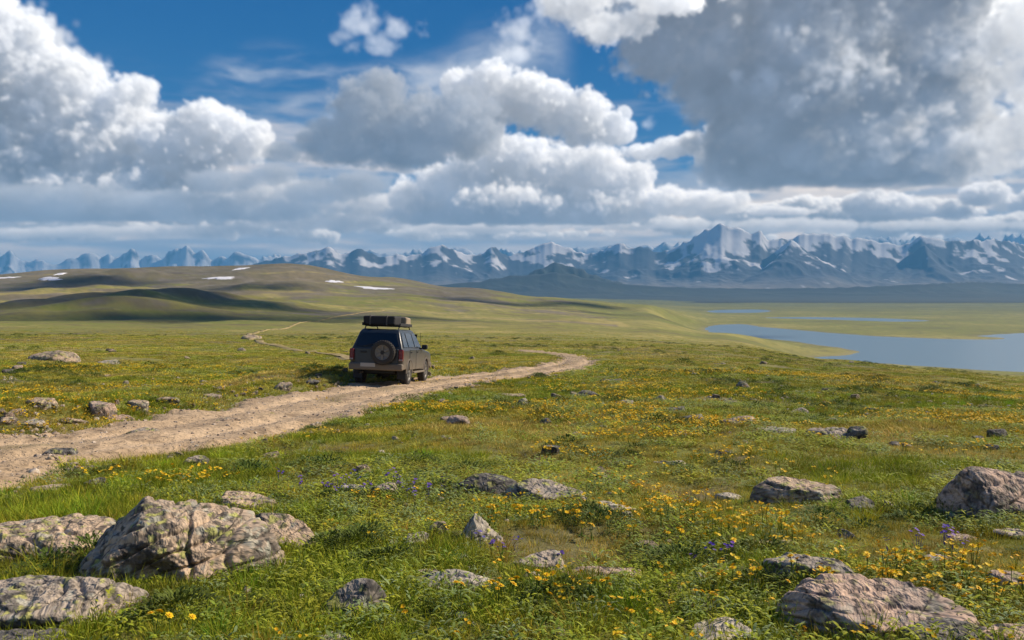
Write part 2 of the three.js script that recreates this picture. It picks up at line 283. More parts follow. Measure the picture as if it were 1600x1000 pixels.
const COLUMNS = [
  [-60, [[60, 557], [110, 536], [200, 525], [450, 518], [800, 507], [1100, 489], [1500, 471], [2000, 455], [2600, 439], [3000, 431], [4200, 446], [12000, 456]]],
  [130, [[60, 558], [110, 538], [200, 526], [450, 518], [800, 507], [1150, 487], [1550, 470], [2050, 452], [2600, 433], [3000, 422], [4200, 446], [12000, 456]]],
  [300, [[60, 560], [110, 540], [200, 528], [450, 518], [800, 507], [1200, 486], [1600, 468], [2100, 449], [2600, 429], [3000, 417], [4200, 444], [12000, 456]]],
  [450, [[60, 560], [110, 542], [200, 530], [450, 518], [800, 504], [1200, 487], [1600, 469], [2100, 447], [2600, 425], [2900, 411], [4200, 446], [12000, 456]]],
  [600, [[60, 561], [110, 544], [200, 531], [450, 517], [800, 504], [1200, 488], [1600, 472], [2100, 455], [2600, 438], [2850, 431], [4200, 456], [12000, 461]]],
  [720, [[60, 561], [110, 545], [200, 532], [450, 518], [800, 506], [1200, 495], [1600, 482], [2100, 465], [2600, 450], [4200, 466], [12000, 463]]],
  [850, [[60, 561], [110, 546], [200, 533], [450, 519], [800, 509], [1200, 501], [1600, 491], [2100, 477], [2500, 467], [4200, 475], [9000, 466], [12000, 464]]],
  [1000, [[60, 563], [110, 549], [200, 538], [450, 526], [800, 516], [1200, 509], [1600, 501], [2100, 488], [2500, 477], [4200, 481], [9000, 469], [12000, 466]]],
  [1120, [[60, 568], [110, 554], [200, 544], [450, 534], [800, 528], [1200, 524], [1800, 519], [2300, 514.3], [2700, 505], [3500, 493.6], [5000, 482], [9000, 470], [12000, 466]]],
  [1300, [[20, 640], [35, 599], [60, 581], [110, 570], [200, 564], [450, 562], [800, 562], [1230, 561], [1500, 546], [2300, 514.5], [3000, 500.5], [5000, 482], [9000, 470], [12000, 466]]],
  [1450, [[20, 644], [35, 608], [60, 591], [110, 582], [200, 578], [450, 576], [800, 575], [1140, 574], [1600, 541], [2300, 514.5], [3000, 500.5], [5000, 482], [9000, 470], [12000, 466]]],
  [1600, [[20, 649], [35, 618], [60, 604], [110, 595], [200, 591], [450, 588], [800, 585], [1070, 583], [1600, 541], [2300, 514.5], [3000, 500.5], [5000, 482], [9000, 470], [12000, 466]]],
].map(([px, knots]) => {
  const first = knots[0][0] > 30 ? [[0, 1.6], [10, 2.1], [30, 3.1]] : [[0, 1.6], [10, 2.1]];
  const all = [...first, ...knots.map(([z, py]) => [z, (py - HZ) * z / F]), [30000, (464 - HZ) * 30000 / F * 0.55]];
  return { px, depth: pchip(all.map((k) => k[0]), all.map((k) => k[1])) };
});
const BOUND = 36 * Math.PI / 180;
function landBase(x, z) {                                      // z toward the viewer, as in the scene
  const r = Math.hypot(x, z), az = clamp(Math.atan2(x, -z), -BOUND, BOUND), d = r * Math.cos(az), px = clamp(800 + F * Math.tan(az), -60, 1600);
  let i = 0; while (i < COLUMNS.length - 2 && px > COLUMNS[i + 1].px) i++;
  const a = COLUMNS[i], b = COLUMNS[i + 1], t = (px - a.px) / (b.px - a.px);
  return EYE - lerp(a.depth(d), b.depth(d), t * t * (3 - 2 * t));
}
const onBase = (px, py) => {                                   // where a sight line meets the land
  const [u, v] = ray(px, py); let lo = 1, hi = 1;
  for (let z = 2; z < 12000; z *= 1.02) { if (EYE + v * z <= landBase(u * z, -z)) { hi = z; break; } lo = z; }
  for (let k = 0; k < 24; k++) { const m = (lo + hi) / 2; if (EYE + v * m <= landBase(u * m, -m)) hi = m; else lo = m; }
  return new THREE.Vector3(u * hi, EYE + v * hi, -hi);
};
const atWater = ([px, py]) => { const [u, v] = ray(px, py), z = (WATER - EYE) / v; return [u * z, -z]; };
const SHORES = [
  [[1900, 604], [1700, 589], [1600, 582], [1500, 576], [1420, 571], [1350, 566], [1295, 563], [1262, 558.5], [1300, 556.5], [1345, 551], [1330, 547], [1290, 541], [1245, 534], [1180, 528], [1118, 521], [1103, 514.5], [1115, 508.5], [1158, 506.5], [1190, 511], [1245, 515.5], [1310, 521], [1380, 526], [1460, 529], [1545, 530.5], [1570, 528], [1530, 525.5], [1590, 521], [1680, 519.5], [1900, 517]],
  [[1104, 486.6], [1130, 484.2], [1180, 483.6], [1204, 486], [1170, 489], [1130, 489]],
  [[1196, 496.6], [1250, 495.4], [1370, 497.2], [1450, 501], [1400, 502.6], [1300, 499.6]],
].map((s) => { const c = new THREE.CatmullRomCurve3(s.map((p) => { const [x, z] = atWater(p); return new THREE.Vector3(x, 0, z); }), true, 'centripetal'); return c.getPoints(110).slice(0, -1).map((p) => [p.x, p.z]); });
const BOXES = SHORES.map((s) => [Math.min(...s.map((p) => p[0])), Math.max(...s.map((p) => p[0])), Math.min(...s.map((p) => p[1])), Math.max(...s.map((p) => p[1]))]);
function shore(x, z) {                                         // metres from the water's edge, negative in the water
  let best = 1e9;
  SHORES.forEach((s, k) => {
    const b = BOXES[k]; if (x < b[0] - 400 || x > b[1] + 400 || z < b[2] - 400 || z > b[3] + 400) return;
    let d = 1e18, inside = false;
    for (let i = 0, j = s.length - 1; i < s.length; j = i++) {
      const [ax, az] = s[j], [bx, bz] = s[i], ex = bx - ax, ez = bz - az, t = clamp(((x - ax) * ex + (z - az) * ez) / (ex * ex + ez * ez)), qx = ax + t * ex - x, qz = az + t * ez - z;
      d = Math.min(d, qx * qx + qz * qz);
      if ((az > z) !== (bz > z) && x < (bx - ax) * (z - az) / (bz - az) + ax) inside = !inside;
    }
    d = Math.sqrt(d); best = Math.min(best, inside ? -d : d);
  });
  return best;
}
// the dirt road: its centre line on the land and its half width
const ROAD = new THREE.CatmullRomCurve3([[-620, 838], [-330, 778], [-150, 728], [0, 704], [110, 695], [230, 681], [350, 659], [450, 639], [520, 624], [600, 609], [680, 596], [760, 588.5], [830, 580.5], [878, 572], [900, 565], [896, 558.5], [872, 553], [840, 549.5], [815, 546.5]].map(([px, py]) => onBase(px, py)), false, 'centripetal');
const ROAD_N = 900, ROAD_P = ROAD.getSpacedPoints(ROAD_N), ROAD_L = ROAD.getLength();
const roadHalf = (s) => lerp(lerp(2.05, 1.7, sstep(8, 34, s)), 1.15, sstep(36, 56, s)) + 0.12 * Math.sin(s * 0.9) + 0.1 * Math.sin(s * 2.3 + 1);
function nearRoad(x, z) {                                      // [distance, metres along it]
  let best = 1e9, at = 0;
  for (let i = 0; i <= ROAD_N; i += 3) { const p = ROAD_P[i], dx = p.x - x, dz = p.z - z, d = dx * dx + dz * dz; if (d < best) { best = d; at = i; } }
  for (let i = Math.max(0, at - 3); i <= Math.min(ROAD_N, at + 3); i++) { const p = ROAD_P[i], dx = p.x - x, dz = p.z - z, d = dx * dx + dz * dz; if (d < best) { best = d; at = i; } }
  const a = ROAD_P[Math.max(0, at - 2)], b = ROAD_P[Math.min(ROAD_N, at + 2)];
  return [Math.sqrt(best), at / ROAD_N * ROAD_L, Math.sign((b.x - a.x) * (z - ROAD_P[at].z) - (b.z - a.z) * (x - ROAD_P[at].x))];
}
const ROAD_BOX = [Math.min(...ROAD_P.map((p) => p.x)) - 6, Math.max(...ROAD_P.map((p) => p.x)) + 6, Math.min(...ROAD_P.map((p) => p.z)) - 6, Math.max(...ROAD_P.map((p) => p.z)) + 6];
const onRoadBox = (x, z) => x > ROAD_BOX[0] && x < ROAD_BOX[1] && z > ROAD_BOX[2] && z < ROAD_BOX[3];
// knolls and swells on the hills: [px, distance, radius across, radius in depth, height]
const KNOLLS = [[262, 1000, 120, 260, 21], [150, 1120, 150, 180, 10], [60, 930, 160, 150, 8], [420, 1250, 130, 150, 9], [380, 2500, 190, 250, 14], [195, 2450, 120, 200, 20], [110, 2300, 130, 160, 16], [430, 2050, 140, 170, 16], [215, 1750, 130, 150, 14], [95, 1650, 130, 150, 12], [520, 2500, 160, 150, 8], [690, 1700, 200, 160, 6], [330, 700, 100, 90, 3], [40, 620, 80, 70, 3], [1010, 1400, 160, 220, 8]]
  .map(([px, d, a, b, h]) => [(px - 800) / F * d, -d, a, b, h]);
const OCT = [[0.55, 0.022], [1.1, 0.065], [2.6, 0.10], [6, 0.15], [16, 0.32], [45, 0.6], [120, 1.9], [320, 4.2], [800, 8]];
function landHeight(x, z) {
  const r = Math.hypot(x, z);
  let h = landBase(x, z);
  let keep = 1, sink = 0, n = 0;
  if (onRoadBox(x, z)) { const [d, s, far] = nearRoad(x, z), w = roadHalf(s); if (far < 0 && s < 40) n += (0.30 + 0.16 * noise2(x / 1.7, z / 1.7)) * sstep(w * 0.95, w + 0.7, d) * sstep(w + 5.5, w + 1.2, d) * sstep(40, 30, s); keep = sstep(w * 0.8, w * 1.7, d); sink = sstep(w + 0.15, w - 0.5, d) * 0.09; }
  const east = lerp(1, 0.16, sstep(0.12, 0.3, x / Math.max(1, -z)));    // the slope down to the lake is even
  OCT.forEach(([wl, a], i) => { const k = sstep(wl * 1.1, wl * 4, r) * sstep(900, 250, r / wl * (i > 6 ? 0.4 : 1)); if (k > 0.01) n += a * k * noise2(x / wl + i * 9, z / wl) * (i > 4 ? east : 1.1); });
  if (r > 400) for (const [kx, kz, a, b, kh] of KNOLLS) { const q = ((x - kx) / a) ** 2 + ((z - kz) / b) ** 2; if (q < 5) n += kh * Math.exp(-q) * (1 + 0.35 * noise2(x / 60, z / 60)); }
  let dn = 1;
  if (r > 700 && x > 150) {
    const sd = shore(x, z) + 9 * noise2(x / 70, z / 70) + 4 * noise2(x / 22, z / 22);
    if (sd < 500) {
      dn = sstep(20, 350, sd);
      h += n * keep * dn; n = 0;
      const beach = WATER + (sd < 0 ? Math.max(-6, sd * 0.06) : 0.25 + sd * 0.03);
      h = sd < 0 ? beach : lerp(Math.max(h < beach ? h : beach, WATER + 0.2 + Math.min(sd, 60) * 0.02), Math.max(h, WATER + 0.6 + Math.min(60, sd) * 0.02), sstep(0, 160, sd));
    } else h = Math.max(h, WATER + 1);
  }
  return h + n * keep - sink;
}

// the land as one sheet: rings and bearings, finer where one looks, out past the farthest hills
const BEAR = [];
{ let a = -180; while (a < -37) { BEAR.push(a); a += 3.2; } a = -37; while (a < 37) { BEAR.push(a); a += 0.19; } a = 37; while (a < 180) { BEAR.push(a); a += 3.2; } BEAR.push(180); }
const RINGS = []; for (let r = 1.1; r < 60000; r *= r > 6000 ? 1.03 : 1.0125) RINGS.push(r);
const NB = BEAR.length, NR = RINGS.length, LAND = new Float32Array(NB * NR);
for (let i = 0; i < NR; i++) for (let j = 0; j < NB; j++) { const a = BEAR[j] * Math.PI / 180; LAND[i * NB + j] = landHeight(RINGS[i] * Math.sin(a), -RINGS[i] * Math.cos(a)); }
function ground(x, z) {                                        // the sheet's own height at a place
  const r = clamp(Math.hypot(x, z), 1.11, 40000), a = Math.atan2(x, -z) * 180 / Math.PI;
  let i, j;
  { let lo = 0, hi = NR - 1; while (hi - lo > 1) { const m = (lo + hi) >> 1; if (RINGS[m] <= r) lo = m; else hi = m; } i = lo; }
  { let lo = 0, hi = NB - 1; while (hi - lo > 1) { const m = (lo + hi) >> 1; if (BEAR[m] <= a) lo = m; else hi = m; } j = lo; }
  const u = (r - RINGS[i]) / (RINGS[i + 1] - RINGS[i]), v = (a - BEAR[j]) / (BEAR[j + 1] - BEAR[j]), o = i * NB + j;
  return lerp(lerp(LAND[o], LAND[o + 1], v), lerp(LAND[o + NB], LAND[o + NB + 1], v), u);
}
const onGround = (px, py) => {
  const [u, v] = ray(px, py); let lo = 1.5, hi = 0;
  for (let z = 2; z < 12000; z *= 1.01) { if (EYE + v * z <= ground(u * z, -z)) { hi = z; break; } lo = z; }
  if (!hi) hi = 12000;
  for (let k = 0; k < 24; k++) { const m = (lo + hi) / 2; if (EYE + v * m <= ground(u * m, -m)) hi = m; else lo = m; }
  return new THREE.Vector3(u * hi, ground(u * hi, -hi), -hi);
};
// colours of what grows and lies on the land (linear, as the plants and the earth have them)
const lush = [0.150, 0.165, 0.016], olive = [0.235, 0.215, 0.036], straw = [0.36, 0.28, 0.085], brown = [0.130, 0.093, 0.050], stone = [0.200, 0.170, 0.130], heath = [0.115, 0.105, 0.042];
const mix3 = (a, b, t) => [lerp(a[0], b[0], t), lerp(a[1], b[1], t), lerp(a[2], b[2], t)];
const bare = (x, z) => fbm2(x / 3.2 + 50, z / 3.2, 3) + 0.25 * noise2(x / 0.8, z / 0.8);
function cover(x, z) {                                         // what covers the land here
  const r = Math.hypot(x, z), y = ground(x, z);
  const n1 = fbm2(x / 420 + 3, z / 260, 4), n2 = fbm2(x / 60 + 9, z / 45 - 4, 4), n3 = fbm2(x / 9 + 1, z / 9, 3), n4 = fbm2(x / 1.6, z / 1.6, 3);
  let c = mix3(olive, lush, sstep(-0.12, 0.28, n2 * 0.8 + n3 * 0.5 + 0.02));
  c = mix3(c, straw, sstep(0.0, 0.4, n1 + n3 * 0.55 + n2 * 0.35) * 0.75);
  c = mix3(c, heath, sstep(0.1, 0.42, -n1 * 0.7 - n2 * 0.6 + n3 * 0.3) * 0.75);
  c = mix3(c, brown, sstep(0.16, 0.42, fbm2(x / 34 + 7, z / 26, 4) - 0.3 * n2) * 0.55);
  const near = sstep(140, 20, r);
  c = mix3(c, mix3(lush, brown, sstep(0.0, 0.45, n4 + n3 * 0.4) * 0.6), near * 0.7);
  c = mix3(c, brown, sstep(0.18, 0.5, n4 + n3 * 0.5) * 0.6 * sstep(900, 60, r));
  if (r < 90) c = mix3(c, [0.165, 0.122, 0.074], sstep(0.26, 0.46, bare(x, z)) * 0.5);
  if (r > 900 && r < 5000 && x < 0.12 * -z) { const rock = sstep(0.0, 0.22, fbm2(x / 170 + 40, z / 120, 5) + (y + 34) / 190); c = mix3(c, [0.125, 0.098, 0.066], rock * 0.72); c = mix3(c, stone, sstep(0.2, 0.45, fbm2(x / 50, z / 36 + 70, 4) + rock * 0.2) * 0.6); }
  if (r > 2600 && x > -800) c = mix3(c, [0.05, 0.062, 0.03], sstep(3200, 6500, r) * 0.7);  // far plain darkened: shade of clouds held in the ground colour
  if (r > 700 && x > 150) { const sd = y - WATER; c = mix3(c, lush, 0.45); c = mix3(c, stone, sstep(1.2, 0.3, sd) * 0.35); }
  const v = 1 + 0.22 * n4 + 0.3 * n3 + 0.35 * n2 + 0.25 * n1;
  return [c[0] * v, c[1] * v, c[2] * v];
}
{
  const pos = new Float32Array(NB * NR * 3 + 3), uv = new Float32Array(NB * NR * 2 + 2), col = new Float32Array(NB * NR * 3 + 3), idx = [];
  for (let i = 0; i < NR; i++) for (let j = 0; j < NB; j++) {
    const a = BEAR[j] * Math.PI / 180, x = RINGS[i] * Math.sin(a), z = -RINGS[i] * Math.cos(a), o = i * NB + j;
    pos.set([x, LAND[o], z], o * 3); uv.set([x / 2.4, z / 2.4], o * 2);
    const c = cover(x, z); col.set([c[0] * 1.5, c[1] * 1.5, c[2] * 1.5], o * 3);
    if (i < NR - 1 && j < NB - 1) idx.push(o, o + NB, o + 1, o + 1, o + NB, o + NB + 1);
  }
  const cent = NB * NR; pos.set([0, 0, 0], cent * 3); col.set([0.12, 0.12, 0.03], cent * 3);
  for (let j = 0; j < NB - 1; j++) idx.push(cent, j, j + 1);
  const g = new THREE.BufferGeometry();
  g.setAttribute('position', new THREE.BufferAttribute(pos, 3)); g.setAttribute('uv', new THREE.BufferAttribute(uv, 2)); g.setAttribute('color', new THREE.BufferAttribute(col, 3));
  g.setIndex(new THREE.BufferAttribute(new Uint32Array(idx), 1)); g.computeVertexNormals();
  const turf = tex(1024, (u, v, c) => {
    const a = wrapFbm(u, v, 8, 3, 5), b = wrapFbm(u, v, 40, 60, 3), d = wrapFbm(u, v, 128, 90, 2), k = 0.66 + 0.22 * a + 0.2 * b + 0.2 * d;
    c[0] = k + 0.06 * b; c[1] = k; c[2] = k - 0.05 * a;
  });
  const bump = tex(512, (u, v, c) => { c[0] = c[1] = c[2] = 0.5 + 0.35 * wrapFbm(u, v, 12, 7, 5); }, false);
  setting('ground', g, new THREE.MeshStandardMaterial({ vertexColors: true, map: turf, bumpMap: bump, bumpScale: 0.05, roughness: 1 }));
}
// water: one flat sheet at the lake's level, seen where the land dips under it
{
  const g = new THREE.PlaneGeometry(4200, 4400, 1, 1).rotateX(-Math.PI / 2).translate(2300, WATER, -2900);
  const n = g.attributes.position, uv = g.attributes.uv; for (let i = 0; i < n.count; i++) uv.setXY(i, n.getX(i) / 60, n.getZ(i) / 40);
  const rip = tex(512, (u, v, c) => { c[0] = c[1] = c[2] = 0.5 + 0.4 * wrapFbm(u, v, 10, 21, 5); }, false);
  setting('lake', g, new THREE.MeshPhysicalMaterial({ color: new THREE.Color(0.14, 0.225, 0.28), roughness: 0.30, bumpMap: rip, bumpScale: 0.25, ior: 1.33 }));
}
// ---------------------------------------------------------------- mountains: peaks joined into massifs, cut by ridges and gullies
function massif({ name, z0, z1, zc, rows, crest, width, peaks = [], foot, rockColor, lowColor, fanColor, snowAt, snowSpan, rough, seed, x0 = -420, x1 = 2020, step = 2.2, snowy = 1, jag = 0 }) {
  const nx = Math.ceil((x1 - x0) / step) + 1, pos = new Float32Array(nx * rows * 3), hts = new Float32Array(nx * rows), col = new Float32Array(nx * rows * 3), idx = [];
  const soft = pchip(crest.map((c) => c[0]), crest.map((c) => c[1])), line = (q) => { let i = 0; while (i < crest.length - 2 && q > crest[i + 1][0]) i++; const t = clamp((q - crest[i][0]) / (crest[i + 1][0] - crest[i][0])), v = lerp(soft(q), lerp(crest[i][1], crest[i + 1][1], t), 0.75); return HZ - (HZ - v) * (1 + 0.05 * noise2(q / 17 + seed, 1.5) + 0.02 * noise2(q / 7, seed) + jag * noise2(q / 46, seed + 4) + jag * 0.7 * noise2(q / 19, seed + 8)); };
  const P = peaks.map(([px, py, z, w]) => ({ x: (px - 800) / F * z, z, h: (HZ - py) / F * z - foot, w }));
  for (let j = 0; j < rows; j++) for (let i = 0; i < nx; i++) {
    const z = lerp(z0, z1, j / (rows - 1)), px = x0 + i * step, x = (px - 800) / F * z, o = j * nx + i;
    const zk = zc + width * 0.45 * noise2(x / (width * 1.6) + seed, 3.3), t = (z - zk) / width;
    const spur = ridged2(x / (width * 0.55) + seed + 0.7 * noise2(x / width * 1.3, z / width * 1.3), z / (width * 0.62) + seed + 0.6 * noise2(x / width * 1.3 + 9, z / width * 1.3), 6), fine = ridged2(x / (width * 0.13) + 3, z / (width * 0.2) + seed, 4);
    const H = (HZ - line(px)) / F * zk - foot, far = Math.abs(t);
    let h = H * Math.exp(-1.9 * Math.pow(far, 0.86)) * (1 + rough * sstep(0.03, 0.5, far) * (spur - 0.42) * 1.7 + rough * (0.03 + 0.25 * sstep(0.03, 0.4, far)) * (fine - 0.45));
    for (const p of P) {
      const dx = x - p.x, dz = (z - p.z) * 0.8, d = Math.hypot(dx, dz), a = Math.atan2(dz, dx), q = d / (p.w * (1 + 0.2 * Math.sin(a * 3 + p.x) + 0.16 * Math.sin(a * 5 + p.z) + 0.3 * noise2(x / 900, z / 900)));
      if (q < 2.6) { const v = p.h * Math.exp(-1.2 * q) * (1 + rough * sstep(0, 0.4, q) * (spur - 0.42 + 0.5 * (fine - 0.45))); if (v > h) h = v; }
    }
    h *= sstep(0, 0.12, j / (rows - 1)) * sstep(1, 0.9, j / (rows - 1));
    hts[o] = h; pos.set([x, EYE + foot + h, -z], o * 3);
    if (i < nx - 1 && j < rows - 1) idx.push(o, o + 1, o + nx, o + 1, o + nx + 1, o + nx);
  }
  const g = new THREE.BufferGeometry();
  g.setAttribute('position', new THREE.BufferAttribute(pos, 3)); g.setIndex(new THREE.BufferAttribute(new Uint32Array(idx), 1)); g.computeVertexNormals();
  const nn = g.attributes.normal;
  for (let o = 0; o < nx * rows; o++) {
    const x = pos[o * 3], z = pos[o * 3 + 2], h = hts[o], up = Math.abs(nn.getY(o));
    const n = fbm2(x / 1500 + seed, z / 1500, 5), m = fbm2(x / 380 - seed, z / 380, 4);
    const s = snowy * sstep(snowAt, snowAt + snowSpan, h + 800 * n + 1500 * m) * sstep(0.36, 0.58, up + 0.55 * m + 0.3 * n);
    let c = mix3(lowColor, fanColor ?? lowColor, sstep(0.86, 0.95, up + 0.06 * m));
    c = mix3(c, rockColor, sstep(0.12, 0.5, h / Math.max(snowAt, 1) + 0.3 * m));
    c = mix3(c, [c[0] * 1.5, c[1] * 1.4, c[2] * 1.25], sstep(0.05, 0.4, m));
    c = mix3(c, [0.70, 0.69, 0.68], clamp(s) * 0.9);
    col.set(c, o * 3);
  }
  g.setAttribute('color', new THREE.BufferAttribute(col, 3));
  return setting(name, g, new THREE.MeshStandardMaterial({ vertexColors: true, roughness: 0.95 }));
}
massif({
  name: 'foothills', z0: 7400, z1: 14800, zc: 11800, width: 1500, rows: 110, seed: 3.1, foot: -95, rough: 0.3, snowAt: 3000, snowSpan: 500, rockColor: [0.030, 0.036, 0.036], lowColor: [0.026, 0.036, 0.024],  // cloud shade over the foothills is put into these dark colours
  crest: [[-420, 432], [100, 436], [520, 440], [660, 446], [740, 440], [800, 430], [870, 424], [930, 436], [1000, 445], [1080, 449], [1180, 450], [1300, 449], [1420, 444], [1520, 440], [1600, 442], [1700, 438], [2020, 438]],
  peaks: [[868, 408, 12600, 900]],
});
massif({
  name: 'mountain_range', z0: 14200, z1: 24500, zc: 19200, width: 3300, rows: 200, seed: 8.4, foot: -95, rough: 0.27, snowAt: 860, snowSpan: 220, rockColor: [0.058, 0.064, 0.074], lowColor: [0.13, 0.122, 0.115], fanColor: [0.20, 0.175, 0.14],  // rock colour kept dark and bluish, with cloud shade worked into it
  crest: [[-420, 445], [300, 436], [390, 414], [440, 402], [478, 394], [512, 386], [535, 396], [565, 388], [592, 400], [640, 398], [692, 383], [725, 396], [745, 397], [768, 386], [795, 400], [830, 388], [865, 377], [890, 386], [915, 397], [945, 388], [968, 378], [985, 387], [1003, 384], [1025, 394], [1050, 388], [1075, 373], [1100, 358], [1128, 347], [1150, 353], [1172, 363], [1188, 358], [1198, 370], [1215, 371], [1238, 369], [1262, 363], [1290, 363], [1330, 370], [1375, 376], [1405, 383], [1440, 370], [1470, 374], [1500, 376], [1540, 372], [1565, 375], [1610, 386], [1700, 372], [1850, 378], [2020, 374]],
  peaks: [[1236, 374, 17700, 1250], [1442, 381, 18000, 1000]],
});
massif({
  name: 'far_snowy_range', z0: 26000, z1: 37000, zc: 31500, width: 2300, rows: 120, seed: 15.7, foot: -95, rough: 0.36, jag: 0.14, snowAt: 330, snowSpan: 260, rockColor: [0.06, 0.062, 0.07], lowColor: [0.06, 0.062, 0.06], step: 1.8,
  crest: [[-420, 396], [-200, 390], [-60, 398], [0, 403], [18, 397], [40, 406], [62, 402], [90, 408], [105, 399], [125, 404], [140, 395], [160, 404], [172, 399], [188, 404], [205, 390], [220, 402], [240, 397], [255, 400], [268, 388], [280, 394], [292, 386], [305, 395], [318, 392], [330, 400], [345, 396], [378, 393], [400, 400], [415, 394], [450, 397], [530, 391], [600, 395], [720, 390], [940, 387], [1010, 383], [1060, 381], [1300, 372], [2020, 372]],
});
// ---------------------------------------------------------------- the dirt road and the far track
function roadFrame(s) { const t = clamp(s / ROAD_L), p = ROAD.getPointAt(t), d = ROAD.getTangentAt(t); d.y = 0; d.normalize(); return { p, side: new THREE.Vector3(-d.z, 0, d.x), dir: d }; }
function roadLift(s, w, x, z) {                                // height of the road over the land under it, w metres off its middle
  const half = roadHalf(s), e = Math.abs(w) / half, rag = 0.24 * noise2(x * 0.8, z * 0.8) + 0.16 * noise2(x * 2.6, z * 2.6);
  let h = 0.115 - 0.16 * sstep(0.72 + rag, 1.02 + rag, e);
  h -= 0.075 * Math.exp(-(((w - 0.75) / 0.27) ** 2)) + 0.075 * Math.exp(-(((w + 0.75) / 0.27) ** 2));
  return h + 0.035 * noise2(x * 1.7, z * 1.7) + 0.024 * noise2(x * 5, z * 5) + 0.009 * noise2(x * 14, z * 14);
}
const roadY = (x, z) => { const [, s] = nearRoad(x, z), f = roadFrame(s), w = (x - f.p.x) * f.side.x + (z - f.p.z) * f.side.z; return ground(x, z) + roadLift(s, w, x, z); };
const earthTex = tex(1024, (u, v, c) => {
  const a = wrapFbm(u, v, 6, 31, 5), b = wrapFbm(u, v, 48, 5, 3), p = sstep(0.25, 0.5, wrapFbm(u, v, 30, 77, 2)), k = 0.68 + 0.2 * a + 0.16 * b - 0.25 * p;
  c[0] = k; c[1] = k * 0.97; c[2] = k * 0.93;
});
const earthBump = tex(1024, (u, v, c) => { c[0] = c[1] = c[2] = 0.5 + 0.2 * wrapFbm(u, v, 10, 31, 4) + 0.3 * sstep(0.1, 0.5, wrapFbm(u, v, 44, 77, 3)); }, false);
const earthMat = new THREE.MeshStandardMaterial({ vertexColors: true, map: earthTex, bumpMap: earthBump, bumpScale: 0.035, roughness: 1 });
function strip(curve, length, wide, stepS, nW, place) {
  const ns = Math.round(length / stepS), pos = [], uv = [], col = [], idx = [];
  for (let i = 0; i <= ns; i++) for (let j = 0; j <= nW; j++) {
    const s = i / ns * length, w = (j / nW * 2 - 1) * wide, q = place(s, w);
    pos.push(q.x, q.y, q.z); uv.push(q.x / 1.9, q.z / 1.9); col.push(...q.c);
    if (i < ns && j < nW) { const o = i * (nW + 1) + j; idx.push(o, o + 1, o + nW + 1, o + 1, o + nW + 2, o + nW + 1); }
  }
  const g = new THREE.BufferGeometry();
  g.setAttribute('position', new THREE.Float32BufferAttribute(pos, 3)); g.setAttribute('uv', new THREE.Float32BufferAttribute(uv, 2)); g.setAttribute('color', new THREE.Float32BufferAttribute(col, 3));
  g.setIndex(idx); g.computeVertexNormals();
  if (g.attributes.normal.getY(Math.floor(pos.length / 6)) < 0) { const a = g.index.array; for (let i = 0; i < a.length; i += 3) [a[i], a[i + 1]] = [a[i + 1], a[i]]; g.computeVertexNormals(); }
  return g;
}
setting('dirt_road', strip(ROAD, ROAD_L, 2.7, 0.13, 52, (s, w) => {
  const f = roadFrame(s), x = f.p.x + f.side.x * w, z = f.p.z + f.side.z * w, n = fbm2(x * 0.7, z * 0.7, 4), m = fbm2(x * 3, z * 3, 3), rut = Math.exp(-(((Math.abs(w) - 0.75) / 0.33) ** 2)), crown = Math.exp(-((w / 0.3) ** 2)) * sstep(-0.3, 0.2, noise2(x * 0.8, z * 0.8));
  let c = mix3([0.40, 0.290, 0.175], [0.58, 0.435, 0.275], clamp(0.45 + 1.2 * n + 0.45 * rut));
  c = mix3(c, [0.25, 0.175, 0.10], sstep(0.08, 0.4, m + n * 0.4 - 0.15 * rut) * 0.75);
  c = mix3(c, [0.23, 0.185, 0.085], crown * 0.6);
  return { x, z, y: ground(x, z) + roadLift(s, w, x, z), c: c.map((v) => v * 1.45) };
}), earthMat);
{
  const far = new THREE.CatmullRomCurve3([[548, 563], [505, 553], [455, 546], [405, 534], [388, 524], [410, 517.5], [455, 510], [500, 501.5], [545, 492], [600, 485]].map(([px, py]) => onGround(px, py)), false, 'centripetal');
  const L = far.getLength();
  setting('dirt_track', strip(far, L, 1.6, L / 420, 6, (s, w) => {
    const t = s / L, p = far.getPointAt(t), d = far.getTangentAt(t), x = p.x - d.z * w * lerp(0.45, 1, t) + 0.8 * noise2(s / 9, w), z = p.z + d.x * w * lerp(0.45, 1, t), r = Math.hypot(x, z);
    const c = mix3([0.27, 0.22, 0.075], [0.42, 0.33, 0.16], clamp(0.5 + noise2(x / 7, z / 7)));
    return { x, z, y: ground(x, z) + r * 0.0006 + 0.05 - (Math.abs(w) > 1.5 ? r * 0.003 : 0), c: c.map((v) => v * 1.4) };
  }), earthMat);
}

